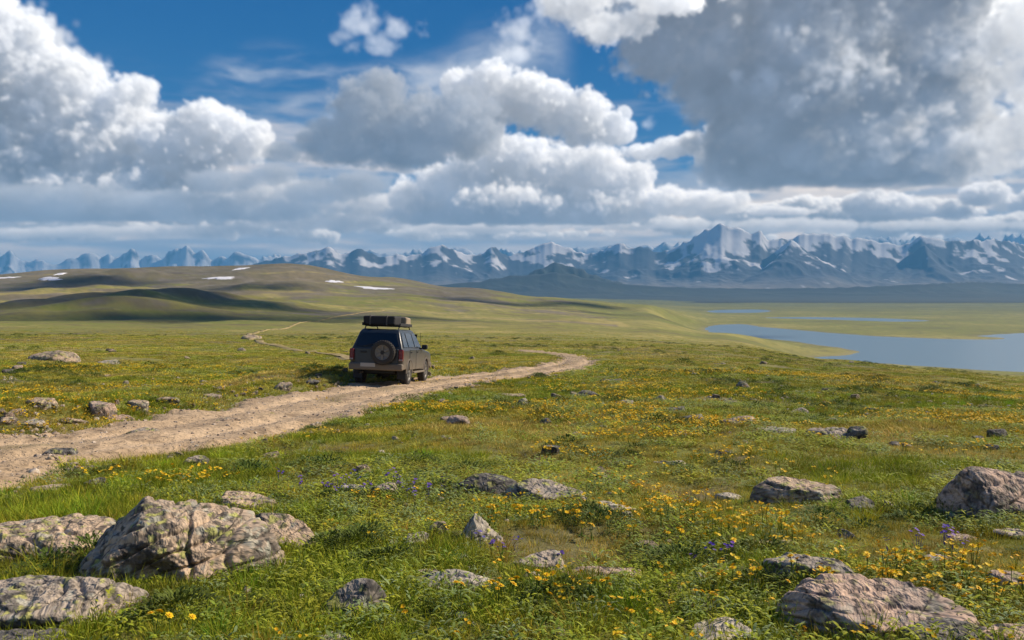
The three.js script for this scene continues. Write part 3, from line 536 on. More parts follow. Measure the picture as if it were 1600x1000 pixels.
// ---------------------------------------------------------------- old snow left on the hills
{
  const snowMat = new THREE.MeshStandardMaterial({ color: new THREE.Color(0.80, 0.80, 0.82), roughness: 0.8 });
  const patch = (px, py, wide, deep, label) => {
    const c = onGround(px, py), r = -c.z, W = wide / F * r / 2, D = deep / F * r * 4, pos = [c.x, 0, c.z], idx = [], N = 44, R = 7;
    for (let k = 1; k <= R; k++) for (let i = 0; i < N; i++) {
      const a = i / N * Math.PI * 2, e = 1 + 0.6 * noise2(Math.cos(a) * 1.4 + px, Math.sin(a) * 1.4 + py) + 0.5 * noise2(Math.cos(a) * 4 + py, Math.sin(a) * 4 + px);
      pos.push(c.x + Math.cos(a) * W * e * k / R, 0, c.z + Math.sin(a) * D * e * k / R + Math.cos(a) * W * 0.35 * k / R);
    }
    for (let i = 0; i < N; i++) { idx.push(0, 1 + (i + 1) % N, 1 + i); for (let k = 0; k < R - 1; k++) { const a = 1 + k * N + i, b = 1 + k * N + (i + 1) % N; idx.push(a, b, a + N, b, b + N, a + N); } }
    for (let i = 0; i < pos.length; i += 3) { const k = i ? Math.ceil((i / 3) / N) : 0; pos[i + 1] = ground(pos[i], pos[i + 2]) + (1.6 + 1.1 * noise2(pos[i] / 20, pos[i + 2] / 20)) * (1 - (k / R) ** 3) - (k === R ? 1.2 : 0); }
    const g = new THREE.BufferGeometry(); g.setAttribute('position', new THREE.Float32BufferAttribute(pos, 3)); g.setIndex(idx); g.computeVertexNormals();
    const o = shadows(new THREE.Mesh(g, snowMat)); o.name = numbered('snow_patch'); tag(o, label, 'snow patch'); scene.add(o);
  };
  patch(584, 450, 62, 5.0, 'long white snow patch lowest on the hill shoulder, up behind the vehicle');
  patch(521, 440, 27, 4.6, 'short white snow patch just left of the long one on the hill shoulder');
  patch(342, 434, 50, 4.2, 'long thin snow strip on the hill between the two brown summits');
  patch(376, 420, 22, 5.5, 'small snow patch close under the rounded hill summit');
  patch(78, 436, 44, 4.0, 'snow strip on the brown hill near its left end');
  patch(95, 428, 18, 5.5, 'steep narrow snow gully running up the brown hill');
  patch(10, 434, 40, 3.6, 'snow strip at the far left end of the brown hill');
}

// ---------------------------------------------------------------- the vehicle (its own axes: x to its right, y up, -z the way it drives)
const paintTex = tex(512, (u, v, c) => { const k = 0.8 + 0.2 * wrapFbm(u, v, 12, 9, 5); c[0] = c[1] = c[2] = k; });
const MAT = {
  paint: new THREE.MeshPhysicalMaterial({ vertexColors: true, map: paintTex, roughness: 0.42, clearcoat: 0.35, clearcoatRoughness: 0.25 }),
  dusty: new THREE.MeshStandardMaterial({ vertexColors: true, map: paintTex, roughness: 0.85 }),
  glass: new THREE.MeshPhysicalMaterial({ color: new THREE.Color(0.012, 0.017, 0.022), roughness: 0.07, ior: 1.52 }),
  black: new THREE.MeshStandardMaterial({ color: new THREE.Color(0.018, 0.018, 0.019), roughness: 0.7 }),
  tyre: new THREE.MeshStandardMaterial({ color: new THREE.Color(0.042, 0.038, 0.034), roughness: 0.95 }),
  rim: new THREE.MeshStandardMaterial({ color: new THREE.Color(0.19, 0.175, 0.15), roughness: 0.55, metalness: 0.35 }),
  red: new THREE.MeshPhysicalMaterial({ color: new THREE.Color(0.15, 0.008, 0.010), roughness: 0.2 }),
  amber: new THREE.MeshPhysicalMaterial({ color: new THREE.Color(0.18, 0.015, 0.010), roughness: 0.2 }),
  clear: new THREE.MeshPhysicalMaterial({ color: new THREE.Color(0.30, 0.24, 0.22), roughness: 0.2 }),
  steel: new THREE.MeshStandardMaterial({ color: new THREE.Color(0.30, 0.29, 0.28), roughness: 0.45, metalness: 0.7 }),
  plate: new THREE.MeshStandardMaterial({ color: new THREE.Color(0.42, 0.38, 0.33), roughness: 0.6 }),
  darkCloth: new THREE.MeshStandardMaterial({ color: new THREE.Color(0.022, 0.022, 0.024), roughness: 0.9 }),
  litCloth: new THREE.MeshStandardMaterial({ color: new THREE.Color(0.33, 0.26, 0.18), roughness: 0.95 }),  // dark cloth as the sun tints it, for the added bundle
  strap: new THREE.MeshStandardMaterial({ color: new THREE.Color(0.10, 0.09, 0.08), roughness: 0.9 }),
};
function dust(g, amount = 1, top = 1.25) {                     // dark paint, with road dust thick below and thin above
  g = g.index ? g.toNonIndexed() : g; const p = g.attributes.position, c = new Float32Array(p.count * 3);
  for (let i = 0; i < p.count; i++) {
    const x = p.getX(i), y = p.getY(i), z = p.getZ(i), side = sstep(0.6, 0.84, Math.abs(x));
    const k = clamp(amount * 0.88 * (-0.04 + (0.14 + 0.46 * side) * sstep(top, 0.45, y) + 0.06 * side + 0.22 * fbm3(x * 2, y * 3, z * 2, 4)));
    c.set(mix3([0.013, 0.020, 0.027], [0.31, 0.25, 0.18], k), i * 3);
  }
  g.setAttribute('color', new THREE.BufferAttribute(c, 3)); return g;
}
const vehicle = new THREE.Group(); vehicle.name = numbered('off_road_vehicle'); scene.add(vehicle);
tag(vehicle, 'dusty dark off-road vehicle with a spare wheel and loaded roof, driving away on the road', 'off-road vehicle');
const LEN = 4.5, REAR_AX = 0.93, FRONT_AX = 3.62, ARCH = 0.44, RAD = 0.375;
function sideExtrude(points, width, bevel, arcs) {             // a side view [distance from the tail, height] drawn out across
  const s = new THREE.Shape(); points.forEach((p, i) => { if (p.arc) s.absarc(p.arc[0], p.arc[1], p.arc[2], p.arc[3], p.arc[4], true); else i ? s.lineTo(p[0], p[1]) : s.moveTo(p[0], p[1]); }); s.closePath();
  const g = new THREE.ExtrudeGeometry(s, { depth: width - 2 * bevel, bevelEnabled: bevel > 0, bevelThickness: bevel, bevelSize: bevel, bevelOffset: -bevel, bevelSegments: 3, curveSegments: 14, steps: 6 });
  g.translate(0, 0, -(width - 2 * bevel) / 2);
  const p = g.attributes.position; for (let i = 0; i < p.count; i++) { const d = p.getX(i), x = p.getZ(i); p.setXYZ(i, x, p.getY(i), LEN / 2 - d); }
  const q = toCreasedNormals(g, 0.6); return q;
}
const BELT = 1.17, ROOF = 1.81, taper = (y) => 1 - 0.265 * Math.pow(clamp((y - BELT) / (ROOF - BELT)), 1.25);
function lean(g) { const p = g.attributes.position; for (let i = 0; i < p.count; i++) p.setX(i, p.getX(i) * taper(p.getY(i))); g.deleteAttribute('normal'); return toCreasedNormals(g, 0.6); }
{
  const lower = sideExtrude([[0.10, 0.50], [REAR_AX - ARCH, 0.50], { arc: [REAR_AX, RAD, ARCH, Math.PI - 0.28, 0.28] }, [FRONT_AX - ARCH + 0.02, 0.46], { arc: [FRONT_AX, RAD, ARCH, Math.PI - 0.2, 0.2] }, [4.36, 0.52], [4.48, 0.62], [4.50, 0.86], [4.42, 1.0], [4.2, 1.06], [3.35, 1.14], [3.1, BELT + 0.01], [0.04, BELT + 0.01], [0.0, 1.05], [0.02, 0.66]], 1.74, 0.06);
  const upper = lean(sideExtrude([[0.03, BELT - 0.05], [3.12, BELT - 0.05], [3.08, BELT], [2.50, 1.72], [2.34, 1.79], [2.1, ROOF], [0.52, ROOF], [0.36, 1.775], [0.28, 1.70], [0.04, BELT]], 1.66, 0.05));
  const body = part('body', dust(mergeGeometries([lower, upper].map((g) => { g = g.index ? g.toNonIndexed() : g; return g; }))), MAT.paint, vehicle);
  // glass: each pane a thin slab lying on its side of the cabin
  const sidePane = (pts, sx) => {
    const s = new THREE.Shape(pts.map(([d, y]) => new THREE.Vector2(d, y))), g = new THREE.ExtrudeGeometry(s, { depth: 0.012, bevelEnabled: false, steps: 1 }); const p = g.attributes.position;
    const q = g.index ? g.toNonIndexed() : g; const pp = q.attributes.position;
    for (let i = 0; i < pp.count; i++) { const d = pp.getX(i), y = pp.getY(i), t = pp.getZ(i); pp.setXYZ(i, sx * (0.83 * taper(y) + t - 0.002), y, LEN / 2 - d); }
    if (sx > 0) { const a = pp.array; for (let i = 0; i < a.length; i += 9) for (let k = 0; k < 3; k++) { const t = a[i + k]; a[i + k] = a[i + 3 + k]; a[i + 3 + k] = t; } }
    q.computeVertexNormals(); return q;
  };
  for (const sx of [1, -1]) {
    part('side_window', sidePane([[0.24, 1.24], [0.86, 1.24], [0.86, 1.69], [0.44, 1.69]], sx), MAT.glass, vehicle);
    part('side_window', sidePane([[0.98, 1.24], [1.82, 1.24], [1.82, 1.69], [0.98, 1.69]], sx), MAT.glass, vehicle);
    part('side_window', sidePane([[1.92, 1.24], [2.86, 1.24], [2.47, 1.66], [2.40, 1.69], [1.92, 1.69]], sx), MAT.glass, vehicle);
    for (const [d0, d1, a, b] of [[0.94, 1.86, 1.38, 0.95], [1.90, 2.98, 1.90, 1.0]]) {      // doors: a raised skin with rounded edges, and a handle on each
      const g = new RoundedBoxGeometry(0.035, 0.66, d1 - d0, 3, 0.016); g.translate(sx * 0.866, 0.83, LEN / 2 - (d0 + d1) / 2);
      const door = part('door', dust(g), MAT.paint, vehicle);
      const h = new RoundedBoxGeometry(0.035, 0.035, 0.17, 2, 0.012); h.translate(sx * 0.895, 1.07, LEN / 2 - d0 - 0.16); part('handle', h, MAT.black, door);
    }
    for (const ax of [REAR_AX, FRONT_AX]) { const g = new THREE.TorusGeometry(ARCH + 0.005, 0.035, 8, 20, Math.PI).rotateY(Math.PI / 2).translate(sx * 0.86, RAD + 0.02, LEN / 2 - ax); part('wheel_arch', dust(g, 1.3), MAT.dusty, vehicle); }
    const st = new RoundedBoxGeometry(0.16, 0.06, 1.7, 2, 0.02); st.translate(sx * 0.86, 0.40, LEN / 2 - 2.28); part('side_step', dust(st, 1.4), MAT.dusty, vehicle);
    const m = new RoundedBoxGeometry(0.20, 0.17, 0.11, 3, 0.04).translate(sx * 0.99, 1.24, LEN / 2 - 2.72), arm = new RoundedBoxGeometry(0.16, 0.05, 0.06, 2, 0.02).translate(sx * 0.88, 1.19, LEN / 2 - 2.74);
    const mirror = part('side_mirror', mergeGeometries([m, arm]), MAT.black, vehicle); part('mirror_glass', new RoundedBoxGeometry(0.165, 0.135, 0.012, 2, 0.005).translate(sx * 0.99, 1.24, LEN / 2 - 2.66), MAT.glass, mirror);
    const lamp = part('tail_lamp', new RoundedBoxGeometry(0.15, 0.36, 0.11, 3, 0.03).translate(sx * 0.80, 0.975, LEN / 2 + 0.005), MAT.red, vehicle);
    part('indicator', new RoundedBoxGeometry(0.125, 0.09, 0.02, 2, 0.008).translate(sx * 0.80, 1.08, LEN / 2 + 0.057), MAT.amber, lamp); part('reversing_lamp', new RoundedBoxGeometry(0.125, 0.05, 0.02, 2, 0.008).translate(sx * 0.80, 0.83, LEN / 2 + 0.057), MAT.clear, lamp);
    part('headlamp', new RoundedBoxGeometry(0.34, 0.17, 0.08, 3, 0.03).translate(sx * 0.62, 0.84, -LEN / 2 - 0.0), MAT.clear, vehicle);
    const flap = new RoundedBoxGeometry(0.30, 0.28, 0.02, 2, 0.008).rotateX(-0.08).translate(sx * 0.72, 0.34, LEN / 2 - REAR_AX + 0.47); part('mud_flap', flap, MAT.black, vehicle);
    const rail = new THREE.TubeGeometry(new THREE.CatmullRomCurve3([[0.55, ROOF - 0.01], [0.62, ROOF + 0.07], [1.4, ROOF + 0.085], [2.1, ROOF + 0.07], [2.2, ROOF - 0.02]].map(([d, y]) => new THREE.Vector3(sx * 0.555, y, LEN / 2 - d))), 24, 0.018, 8); part('roof_rail', rail, MAT.black, vehicle);
  }
  for (const d of [0.75, 1.35, 1.95]) part('rack_bar', new RoundedBoxGeometry(1.22, 0.035, 0.06, 2, 0.012).translate(0, ROOF + 0.105, LEN / 2 - d), MAT.black, vehicle);
  for (const sx of [1, -1]) part('rack_side', new RoundedBoxGeometry(0.04, 0.10, 1.72, 2, 0.014).translate(sx * 0.62, ROOF + 0.15, LEN / 2 - 1.32), MAT.black, vehicle);
  const slope = Math.atan2(0.26, 0.56);
  const rw = new THREE.Shape([[-0.66, -0.235], [0.66, -0.235], [0.70, -0.20], [0.575, 0.20], [0.53, 0.235], [-0.53, 0.235], [-0.575, 0.20], [-0.70, -0.20]].map(([x, y]) => new THREE.Vector2(x, y)));
  const rear = part('rear_window', new THREE.ExtrudeGeometry(rw, { depth: 0.012, bevelEnabled: true, bevelSize: 0.004, bevelThickness: 0.004, bevelSegments: 2 }).rotateX(-slope).translate(0, 1.455, LEN / 2 - 0.150), MAT.glass, vehicle);
  part('wiper', new RoundedBoxGeometry(0.5, 0.02, 0.02, 2, 0.006).rotateZ(0.25).translate(-0.22, 1.30, LEN / 2 - 0.045), MAT.black, rear);
  const gate = part('tailgate', dust(new RoundedBoxGeometry(1.42, 0.50, 0.05, 3, 0.022).translate(0, 0.93, LEN / 2 + 0.0), 0.5), MAT.paint, vehicle);
  part('handle', new RoundedBoxGeometry(0.20, 0.05, 0.04, 2, 0.015).translate(-0.42, 1.06, LEN / 2 + 0.035), MAT.black, gate);
  const bumper = part('rear_bumper', dust(new RoundedBoxGeometry(1.76, 0.22, 0.22, 4, 0.06).translate(0, 0.60, LEN / 2 + 0.02), 1.5), MAT.dusty, vehicle);
  part('licence_plate', new RoundedBoxGeometry(0.48, 0.12, 0.015, 2, 0.006).translate(-0.24, 0.655, LEN / 2 + 0.135), MAT.plate, bumper);
  part('front_bumper', dust(new RoundedBoxGeometry(1.76, 0.24, 0.22, 4, 0.06).translate(0, 0.58, -LEN / 2 - 0.02), 1.4), MAT.dusty, vehicle);
  const ws = new THREE.Shape([[-0.74, -0.3], [0.74, -0.3], [0.60, 0.3], [-0.60, 0.3]].map(([x, y]) => new THREE.Vector2(x, y)));
  part('windscreen', new THREE.ExtrudeGeometry(ws, { depth: 0.012, bevelEnabled: false }).rotateX(-Math.atan2(0.55, -0.58) ).translate(0, 1.45, LEN / 2 - 2.80), MAT.glass, vehicle);
  part('exhaust_pipe', new THREE.CylinderGeometry(0.03, 0.03, 0.4, 12, 1, true).rotateX(Math.PI / 2).translate(-0.52, 0.40, LEN / 2 - 0.12), MAT.steel, vehicle);
  part('underbody', mergeGeometries([new RoundedBoxGeometry(1.0, 0.16, 3.6, 2, 0.04).translate(0, 0.44, 0), new THREE.CylinderGeometry(0.06, 0.06, 1.4, 10).rotateZ(Math.PI / 2).translate(0, RAD, LEN / 2 - REAR_AX), new THREE.SphereGeometry(0.15, 12, 8).translate(0.1, RAD, LEN / 2 - REAR_AX)].map((g) => { const q = g.index ? g.toNonIndexed() : g; return q; })), MAT.black, vehicle);
  const tyreShape = (w, r) => {
    const pts = []; for (const [a, b] of [[-0.42, 0.62], [-0.5, 0.72], [-0.5, 0.90], [-0.40, 0.985], [-0.2, 1], [0.2, 1], [0.40, 0.985], [0.5, 0.90], [0.5, 0.72], [0.42, 0.62]]) pts.push(new THREE.Vector2(r * b, a * w));
    const t = [new THREE.LatheGeometry(pts, 36).toNonIndexed()];
    for (let k = 0; k < 30; k++) for (const q of [-1, 1]) t.push(new THREE.BoxGeometry(0.02, w * 0.34, 0.045).translate(r + 0.004, q * w * 0.24, 0).rotateY((k + q * 0.25) / 30 * Math.PI * 2).toNonIndexed());
    return mergeGeometries(t).rotateZ(Math.PI / 2);
  };
  const rimShape = (w, r) => {
    const t = [new THREE.LatheGeometry([[0.02, 0.30], [0.12, 0.32], [0.16, 0.22], [0.5, 0.24], [0.6, 0.42], [0.64, 0.44], [0.62, 0.30], [0.60, -0.44]].map(([b, a]) => new THREE.Vector2(r * b, a * w)), 28).toNonIndexed()];
    for (let k = 0; k < 6; k++) t.push(new RoundedBoxGeometry(r * 0.42, 0.03, r * 0.16, 2, 0.01).translate(r * 0.38, w * 0.33, 0).rotateY(k / 6 * Math.PI * 2));
    return mergeGeometries(t.map((g) => (g.index ? g.toNonIndexed() : g))).rotateZ(-Math.PI / 2);
  };
  const tg = tyreShape(0.25, RAD), rg = rimShape(0.25, RAD);
  for (const ax of [REAR_AX, FRONT_AX]) for (const sx of [1, -1]) {
    const w = part('wheel', new THREE.CylinderGeometry(0.06, 0.06, 0.2, 12).rotateZ(Math.PI / 2), MAT.black, vehicle); w.position.set(sx * 0.755, RAD, LEN / 2 - ax);
    part('tyre', tg, MAT.tyre, w); const r = part('rim', rg, MAT.rim, w); if (sx < 0) r.rotation.y = Math.PI;
  }
  const spare = part('spare_wheel', new THREE.CylinderGeometry(0.07, 0.09, 0.16, 12).rotateX(Math.PI / 2), MAT.black, vehicle); spare.position.set(0.25, 1.06, LEN / 2 + 0.16);
  const t = part('tyre', tg, MAT.tyre, spare, 'dusty spare tyre with a pale worn edge'); t.rotation.y = -Math.PI / 2; const r = part('rim', rg, MAT.rim, spare); r.rotation.y = -Math.PI / 2;
  part('aerial', new THREE.CylinderGeometry(0.006, 0.009, 0.7, 6).rotateX(0.25).translate(0.72, 1.40, LEN / 2 - 3.3), MAT.black, vehicle);
}
{
  const c = new THREE.Vector3(), yaw = -0.105;
  const rearMid = onGround(598, 604.5); c.copy(rearMid);
  const fwd = new THREE.Vector3(-Math.sin(yaw), 0, -Math.cos(yaw)), right = new THREE.Vector3(fwd.z * -1, 0, fwd.x);
  c.addScaledVector(fwd, LEN / 2 - REAR_AX);
  const contact = (d, sx) => { const p = c.clone().addScaledVector(fwd, d).addScaledVector(right, sx * 0.755); p.y = roadY(p.x, p.z); return p; };
  const rl = contact(REAR_AX - LEN / 2, -1), rr = contact(REAR_AX - LEN / 2, 1), fl = contact(FRONT_AX - LEN / 2, -1), fr = contact(FRONT_AX - LEN / 2, 1);
  const f = fl.clone().add(fr).sub(rl).sub(rr).normalize(), rt = rr.clone().add(fr).sub(rl).sub(fl).normalize(), up = rt.clone().cross(f).normalize(), r2 = f.clone().cross(up).normalize();
  const mid = rl.clone().add(rr).add(fl).add(fr).multiplyScalar(0.25);
  vehicle.quaternion.setFromRotationMatrix(new THREE.Matrix4().makeBasis(r2, up, f.clone().negate()));
  vehicle.position.copy(mid).addScaledVector(f, LEN / 2 - (REAR_AX + FRONT_AX) / 2 - 0.0).addScaledVector(up, -0.012);
}
// what it carries on the roof: a bag, and an added bundle tinted like its sunlit side
function soft(w, h, d, seed, lump = 0.03) {                    // a stuffed bag: a rounded block, sagging and creased
  const g = mergeVertices(new RoundedBoxGeometry(w, h, d, 7, Math.min(w, h, d) * 0.24)); g.deleteAttribute('uv'); g.deleteAttribute('normal');
  const q = mergeVertices(g), p = q.attributes.position;
  for (let i = 0; i < p.count; i++) { const x = p.getX(i), y = p.getY(i), z = p.getZ(i), n = lump * (fbm3(x * 3 + seed, y * 4, z * 3, 3) + 0.5 * noise3(x * 9, y * 9 + seed, z * 9)); p.setXYZ(i, x * (1 + n / w * 2), y + (y > 0 ? n * 1.6 : 0), z * (1 + n / d * 2)); }
  q.computeVertexNormals(); return q;
}
function luggage(name, label, category, at, build) {
  const o = new THREE.Group(); o.name = numbered(name); scene.add(o); tag(o, label, category); vehicle.updateMatrixWorld(true);
  o.position.copy(vehicle.localToWorld(new THREE.Vector3(...at))); o.quaternion.copy(vehicle.quaternion); build(o);
}
luggage('roof_bag', 'black stuffed luggage bag strapped on the roof of the vehicle', 'luggage bag', [-0.10, ROOF + 0.124, LEN / 2 - 0.98], (o) => {
  part('bag_body', soft(1.06, 0.30, 0.86, 3).translate(0, 0.15, 0), MAT.darkCloth, o);
  for (const x of [-0.3, 0.25]) part('strap', new RoundedBoxGeometry(0.05, 0.325, 0.90, 3, 0.10).translate(x, 0.155, 0), MAT.strap, o);
});
luggage('lit_side_bundle', 'added tan bundle on the vehicle roof, coloured like the sunlit side of the black bag', 'added bundle', [0.12, ROOF + 0.124, LEN / 2 - 1.80], (o) => {
  part('bundle_body', soft(0.92, 0.30, 0.68, 11, 0.04).translate(0.02, 0.15, 0), MAT.litCloth, o);
  part('strap', new RoundedBoxGeometry(0.05, 0.33, 0.71, 3, 0.10).translate(0.1, 0.155, 0), MAT.strap, o);
});

// ---------------------------------------------------------------- rocks: broken blocks, weathered and grown over with lichen
const rockBump = tex(1024, (u, v, c) => { const a = wrapFbm(u, v, 12, 41, 5), b = 1 - Math.abs(wrapFbm(u, v, 9, 71, 4)) * 2.4; c[0] = c[1] = c[2] = 0.5 + 0.3 * a + 0.2 * clamp(b); }, false);
const rockTint = tex(1024, (u, v, c) => {
  const a = wrapFbm(u, v, 10, 141, 5), b = wrapFbm(u, v, 60, 91, 3), d = sstep(0.2, 0.45, wrapFbm(u, v, 34, 55, 3));
  const k = 0.70 + 0.2 * a + 0.22 * b - 0.25 * d; c[0] = k * 1.02; c[1] = k; c[2] = k * 0.96;
});
const rockMat = new THREE.MeshStandardMaterial({ vertexColors: true, map: rockTint, bumpMap: rockBump, bumpScale: 0.05, roughness: 0.95 });
const KINDS = {                                                // [fresh stone, weathered stone, dark crust, how much lichen]
  tan: [[0.52, 0.39, 0.27], [0.40, 0.32, 0.24], [0.070, 0.062, 0.055], 1], grey: [[0.42, 0.35, 0.275], [0.30, 0.265, 0.225], [0.06, 0.058, 0.056], 1],
  pink: [[0.52, 0.375, 0.285], [0.39, 0.305, 0.25], [0.08, 0.066, 0.06], 0.6], dark: [[0.17, 0.155, 0.14], [0.115, 0.108, 0.10], [0.04, 0.038, 0.037], 0.8], pale: [[0.50, 0.44, 0.35], [0.40, 0.37, 0.31], [0.10, 0.09, 0.08], 1.2],
};
const rocks = [];                                              // where they stand, so that plants keep off them
function rockGeometry(seed, W, H, D, kind, o = {}) {
  const r = rng(seed * 131 + 7), big = Math.max(W, H, D), detail = o.detail ?? 12;
  const base = new THREE.IcosahedronGeometry(1, detail); base.deleteAttribute('uv'); base.deleteAttribute('normal');
  const g = mergeVertices(base, 1e-5), p = g.attributes.position, n = p.count;
  const planes = (o.planes ?? [[r() * 0.3 - 0.15, 1, r() * 0.4, 0.72 + 0.14 * r()]]).map(([x, y, z, d]) => { const l = Math.hypot(x, y, z); return [x / l, y / l, z / l, d]; });
  const extra = o.facets ?? 9;
  for (let i = 0; i < extra; i++) { const y = r() * 1.5 - 0.5, a = r() * 6.283, q = Math.sqrt(Math.max(0, 1 - y * y)); planes.push([q * Math.cos(a), clamp(y, -1, 1), q * Math.sin(a), (o.planes ? 0.86 : 0.62) + 0.36 * r()]); }
  const tilt = [r() * 0.8 - 0.4, 1, r() * 0.8 - 0.4], sx = r() * 50, sy = r() * 50, fr = 1 / Math.pow(big, 0.55);
  const col = new Float32Array(n * 3), uv = new Float32Array(n * 2), [fresh, worn, crust, lich] = KINDS[kind], rel = new Float32Array(n);
  for (let i = 0; i < n; i++) {
    const x = p.getX(i), y = p.getY(i), z = p.getZ(i);
    let s = 0; for (const [a, b, c, d] of planes) { const t = a * x + b * y + c * z; if (t > 0.05) s += Math.pow(t / d, 34); }
    let R = Math.min(1.25, Math.pow(s + 1e-9, -1 / 34));
    let X = x * R * W / 2, Y = y * R * H, Z = z * R * D / 2;
    const layer = (X * tilt[0] + Y * tilt[1] + Z * tilt[2]) * 9 * fr + 0.8 * noise3(X * 2 * fr + sx, Y * 2 * fr, Z * 2 * fr);
    const step = Math.abs(layer - Math.floor(layer) - 0.5) * 2;
    const lump = fbm3(X * 2.6 * fr + sx, Y * 2.6 * fr + sy, Z * 2.6 * fr, 5, 0.55), crack = 1 - sstep(0.0, 0.07, Math.abs(noise3(X * 2.2 * fr + sy, Y * 3.2 * fr + sx, Z * 2.2 * fr)));
    const pit = fbm3(X * 13 * fr, Y * 13 * fr + sx, Z * 13 * fr, 3);
    const disp = big * (0.055 * lump - 0.020 * sstep(0.72, 1, step) - 0.020 * crack + 0.014 * pit);
    rel[i] = disp / big;
    const l = Math.hypot(x / W, y / H / 2, z / D) || 1;
    X += disp * x / W / l; Y += disp * y / H / 2 / l * (y > 0 ? 1 : 0.5); Z += disp * z / D / l;
    if (o.warp) [X, Y, Z] = o.warp(X, Y, Z);
    p.setXYZ(i, X, Y, Z);
    const ax = Math.abs(x), ay = Math.abs(y), az = Math.abs(z); uv[i * 2] = (ay > ax && ay > az ? X : ax > az ? Z : X) / 0.9 + seed * 0.37; uv[i * 2 + 1] = (ay > ax && ay > az ? Z : Y) / 0.9 + seed * 0.61;
  }
  g.computeVertexNormals(); const nn = g.attributes.normal;
  for (let i = 0; i < n; i++) {
    const X = p.getX(i), Y = p.getY(i), Z = p.getZ(i), q = 2.4, up = nn.getY(i);
    const a = fbm3(X * q + sx, Y * q, Z * q + sy, 4), b = fbm3(X * 6 + sy, Y * 6, Z * 6, 4), c = fbm3(X * 17 + sx, Y * 17, Z * 17 + 4, 3), d = fbm3(X * 11 + 40, Y * 11 + sx, Z * 11, 3);
    let k = mix3(fresh, worn, sstep(-0.25, 0.3, a + b * 0.5));
    k = mix3(k, crust, sstep(-0.06, 0.16, b * 0.8 + a * 0.5 + c * 0.3 - 0.26 * up + 0.1 - rel[i] * 1.6) * (o.crust ?? 0.8));
    k = mix3(k, [0.40, 0.41, 0.34], sstep(0.20, 0.30, d + 0.25 * a) * 0.6 * lich);
    k = mix3(k, [0.40, 0.40, 0.115], sstep(0.20, 0.30, c * 0.7 + b * 0.65 + 0.10 * up - 0.02) * 0.85 * lich * (o.yellow ?? 1));
    k = mix3(k, [0.036, 0.034, 0.034], sstep(0.17, 0.25, fbm3(X * 14, Y * 14 + 60, Z * 14 + sy, 3) + 0.2 * b) * 0.8);
    const v = 1.36 * (1 + 0.15 * c);
    col[i * 3] = k[0] * v; col[i * 3 + 1] = k[1] * v; col[i * 3 + 2] = k[2] * v;
  }
  g.setAttribute('color', new THREE.BufferAttribute(col, 3)); g.setAttribute('uv', new THREE.BufferAttribute(uv, 2));
  return g;
}
let rockSeed = 0;
function rock(px, py, wide, tall, kind, label, o = {}) {       // the middle of its foot in the frame, its width and height there, as metres on the land
  const p = onGround(px, py), z = -p.z, W = wide * z / F * 1.04, hm = tall * z / F, D = W * (o.deep ?? 0.75), dep = (py - HZ) / F;
  const H = Math.max(hm * 0.42, (hm - D * 0.45 * dep)) * 0.98, away = new THREE.Vector3(p.x, 0, p.z).normalize();
  const seed = ++rockSeed, detail = o.detail ?? Math.round(clamp(wide / 5.2, 5, 66));
  const m = shadows(new THREE.Mesh(rockGeometry(o.seed ?? seed, W, H, D, kind, { ...o, detail }), rockMat));
  m.name = numbered(o.name ?? (wide > 120 ? 'boulder' : 'rock'));
  const c = p.clone().addScaledVector(away, D * 0.36);
  m.position.set(c.x, ground(c.x, c.z) - H * 0.16, c.z); m.rotation.y = o.turn ?? (Math.atan2(-p.x, z) * 0.5);
  if (onRoadBox(c.x, c.z) && nearRoad(c.x, c.z)[0] < 2.2) m.position.y = Math.max(m.position.y, roadY(c.x, c.z) - H * 0.2);
  tag(m, label, kind === 'dirt' ? 'stone' : wide > 120 ? 'boulder' : 'rock'); scene.add(m);
  rocks.push([c.x, c.z, W / 2, D / 2, Math.cos(m.rotation.y), Math.sin(m.rotation.y), m.position.y + H * 0.5]);
  return m;
}
// the outcrop at the lower left
rock(250, 912, 350, 182, 'tan', 'largest boulder, lichen-spotted, with a dark hollow in its lower front', { deep: 0.62, facets: 7, planes: [[-0.75, 0.62, 0.15, 0.66], [0.30, 0.95, 0.1, 0.80], [0.52, 0.62, 0.58, 0.74], [-0.2, 0.35, 0.9, 0.78], [0.9, 0.2, 0.3, 0.93], [0, 0.2, -1, 0.8]], warp: (X, Y, Z) => { const q = Math.exp(-(((X - 0.03) / 0.17) ** 2) - (((Y - 0.10) / 0.13) ** 2)) * (Z > 0 ? 1 : 0); return [X, Y, Z - 0.20 * q]; } });
rock(62, 872, 236, 84, 'tan', 'broad flat slab with streaked top, left of the largest boulder', { deep: 0.7, planes: [[0.1, 1, 0.12, 0.78], [-0.3, 0.4, 0.85, 0.8]] });
rock(376, 797, 92, 36, 'tan', 'thin tilted slab standing behind the top of the largest boulder', { deep: 0.6, planes: [[0.25, 1, 0.2, 0.75]] });
rock(436, 851, 108, 58, 'tan', 'low sloping slab hugging the right side of the largest boulder', { deep: 0.55, turn: -0.45, planes: [[0.42, 0.9, 0.2, 0.72]] });
rock(76, 972, 250, 78, 'grey', 'rounded boulder half hidden by grass in the bottom left corner', { deep: 0.6, planes: [[0.1, 1, 0.3, 0.85]] });
rock(30, 1015, 120, 40, 'dark', 'dark rock cut by the bottom left corner of the frame', { deep: 0.8 });
rock(554, 961, 92, 58, 'grey', 'grey wedge rock leaning to the right in the grass, lower middle', { deep: 0.55, turn: 0.5, planes: [[-0.45, 0.85, 0.3, 0.66], [0.5, 0.2, 0.85, 0.7]] });
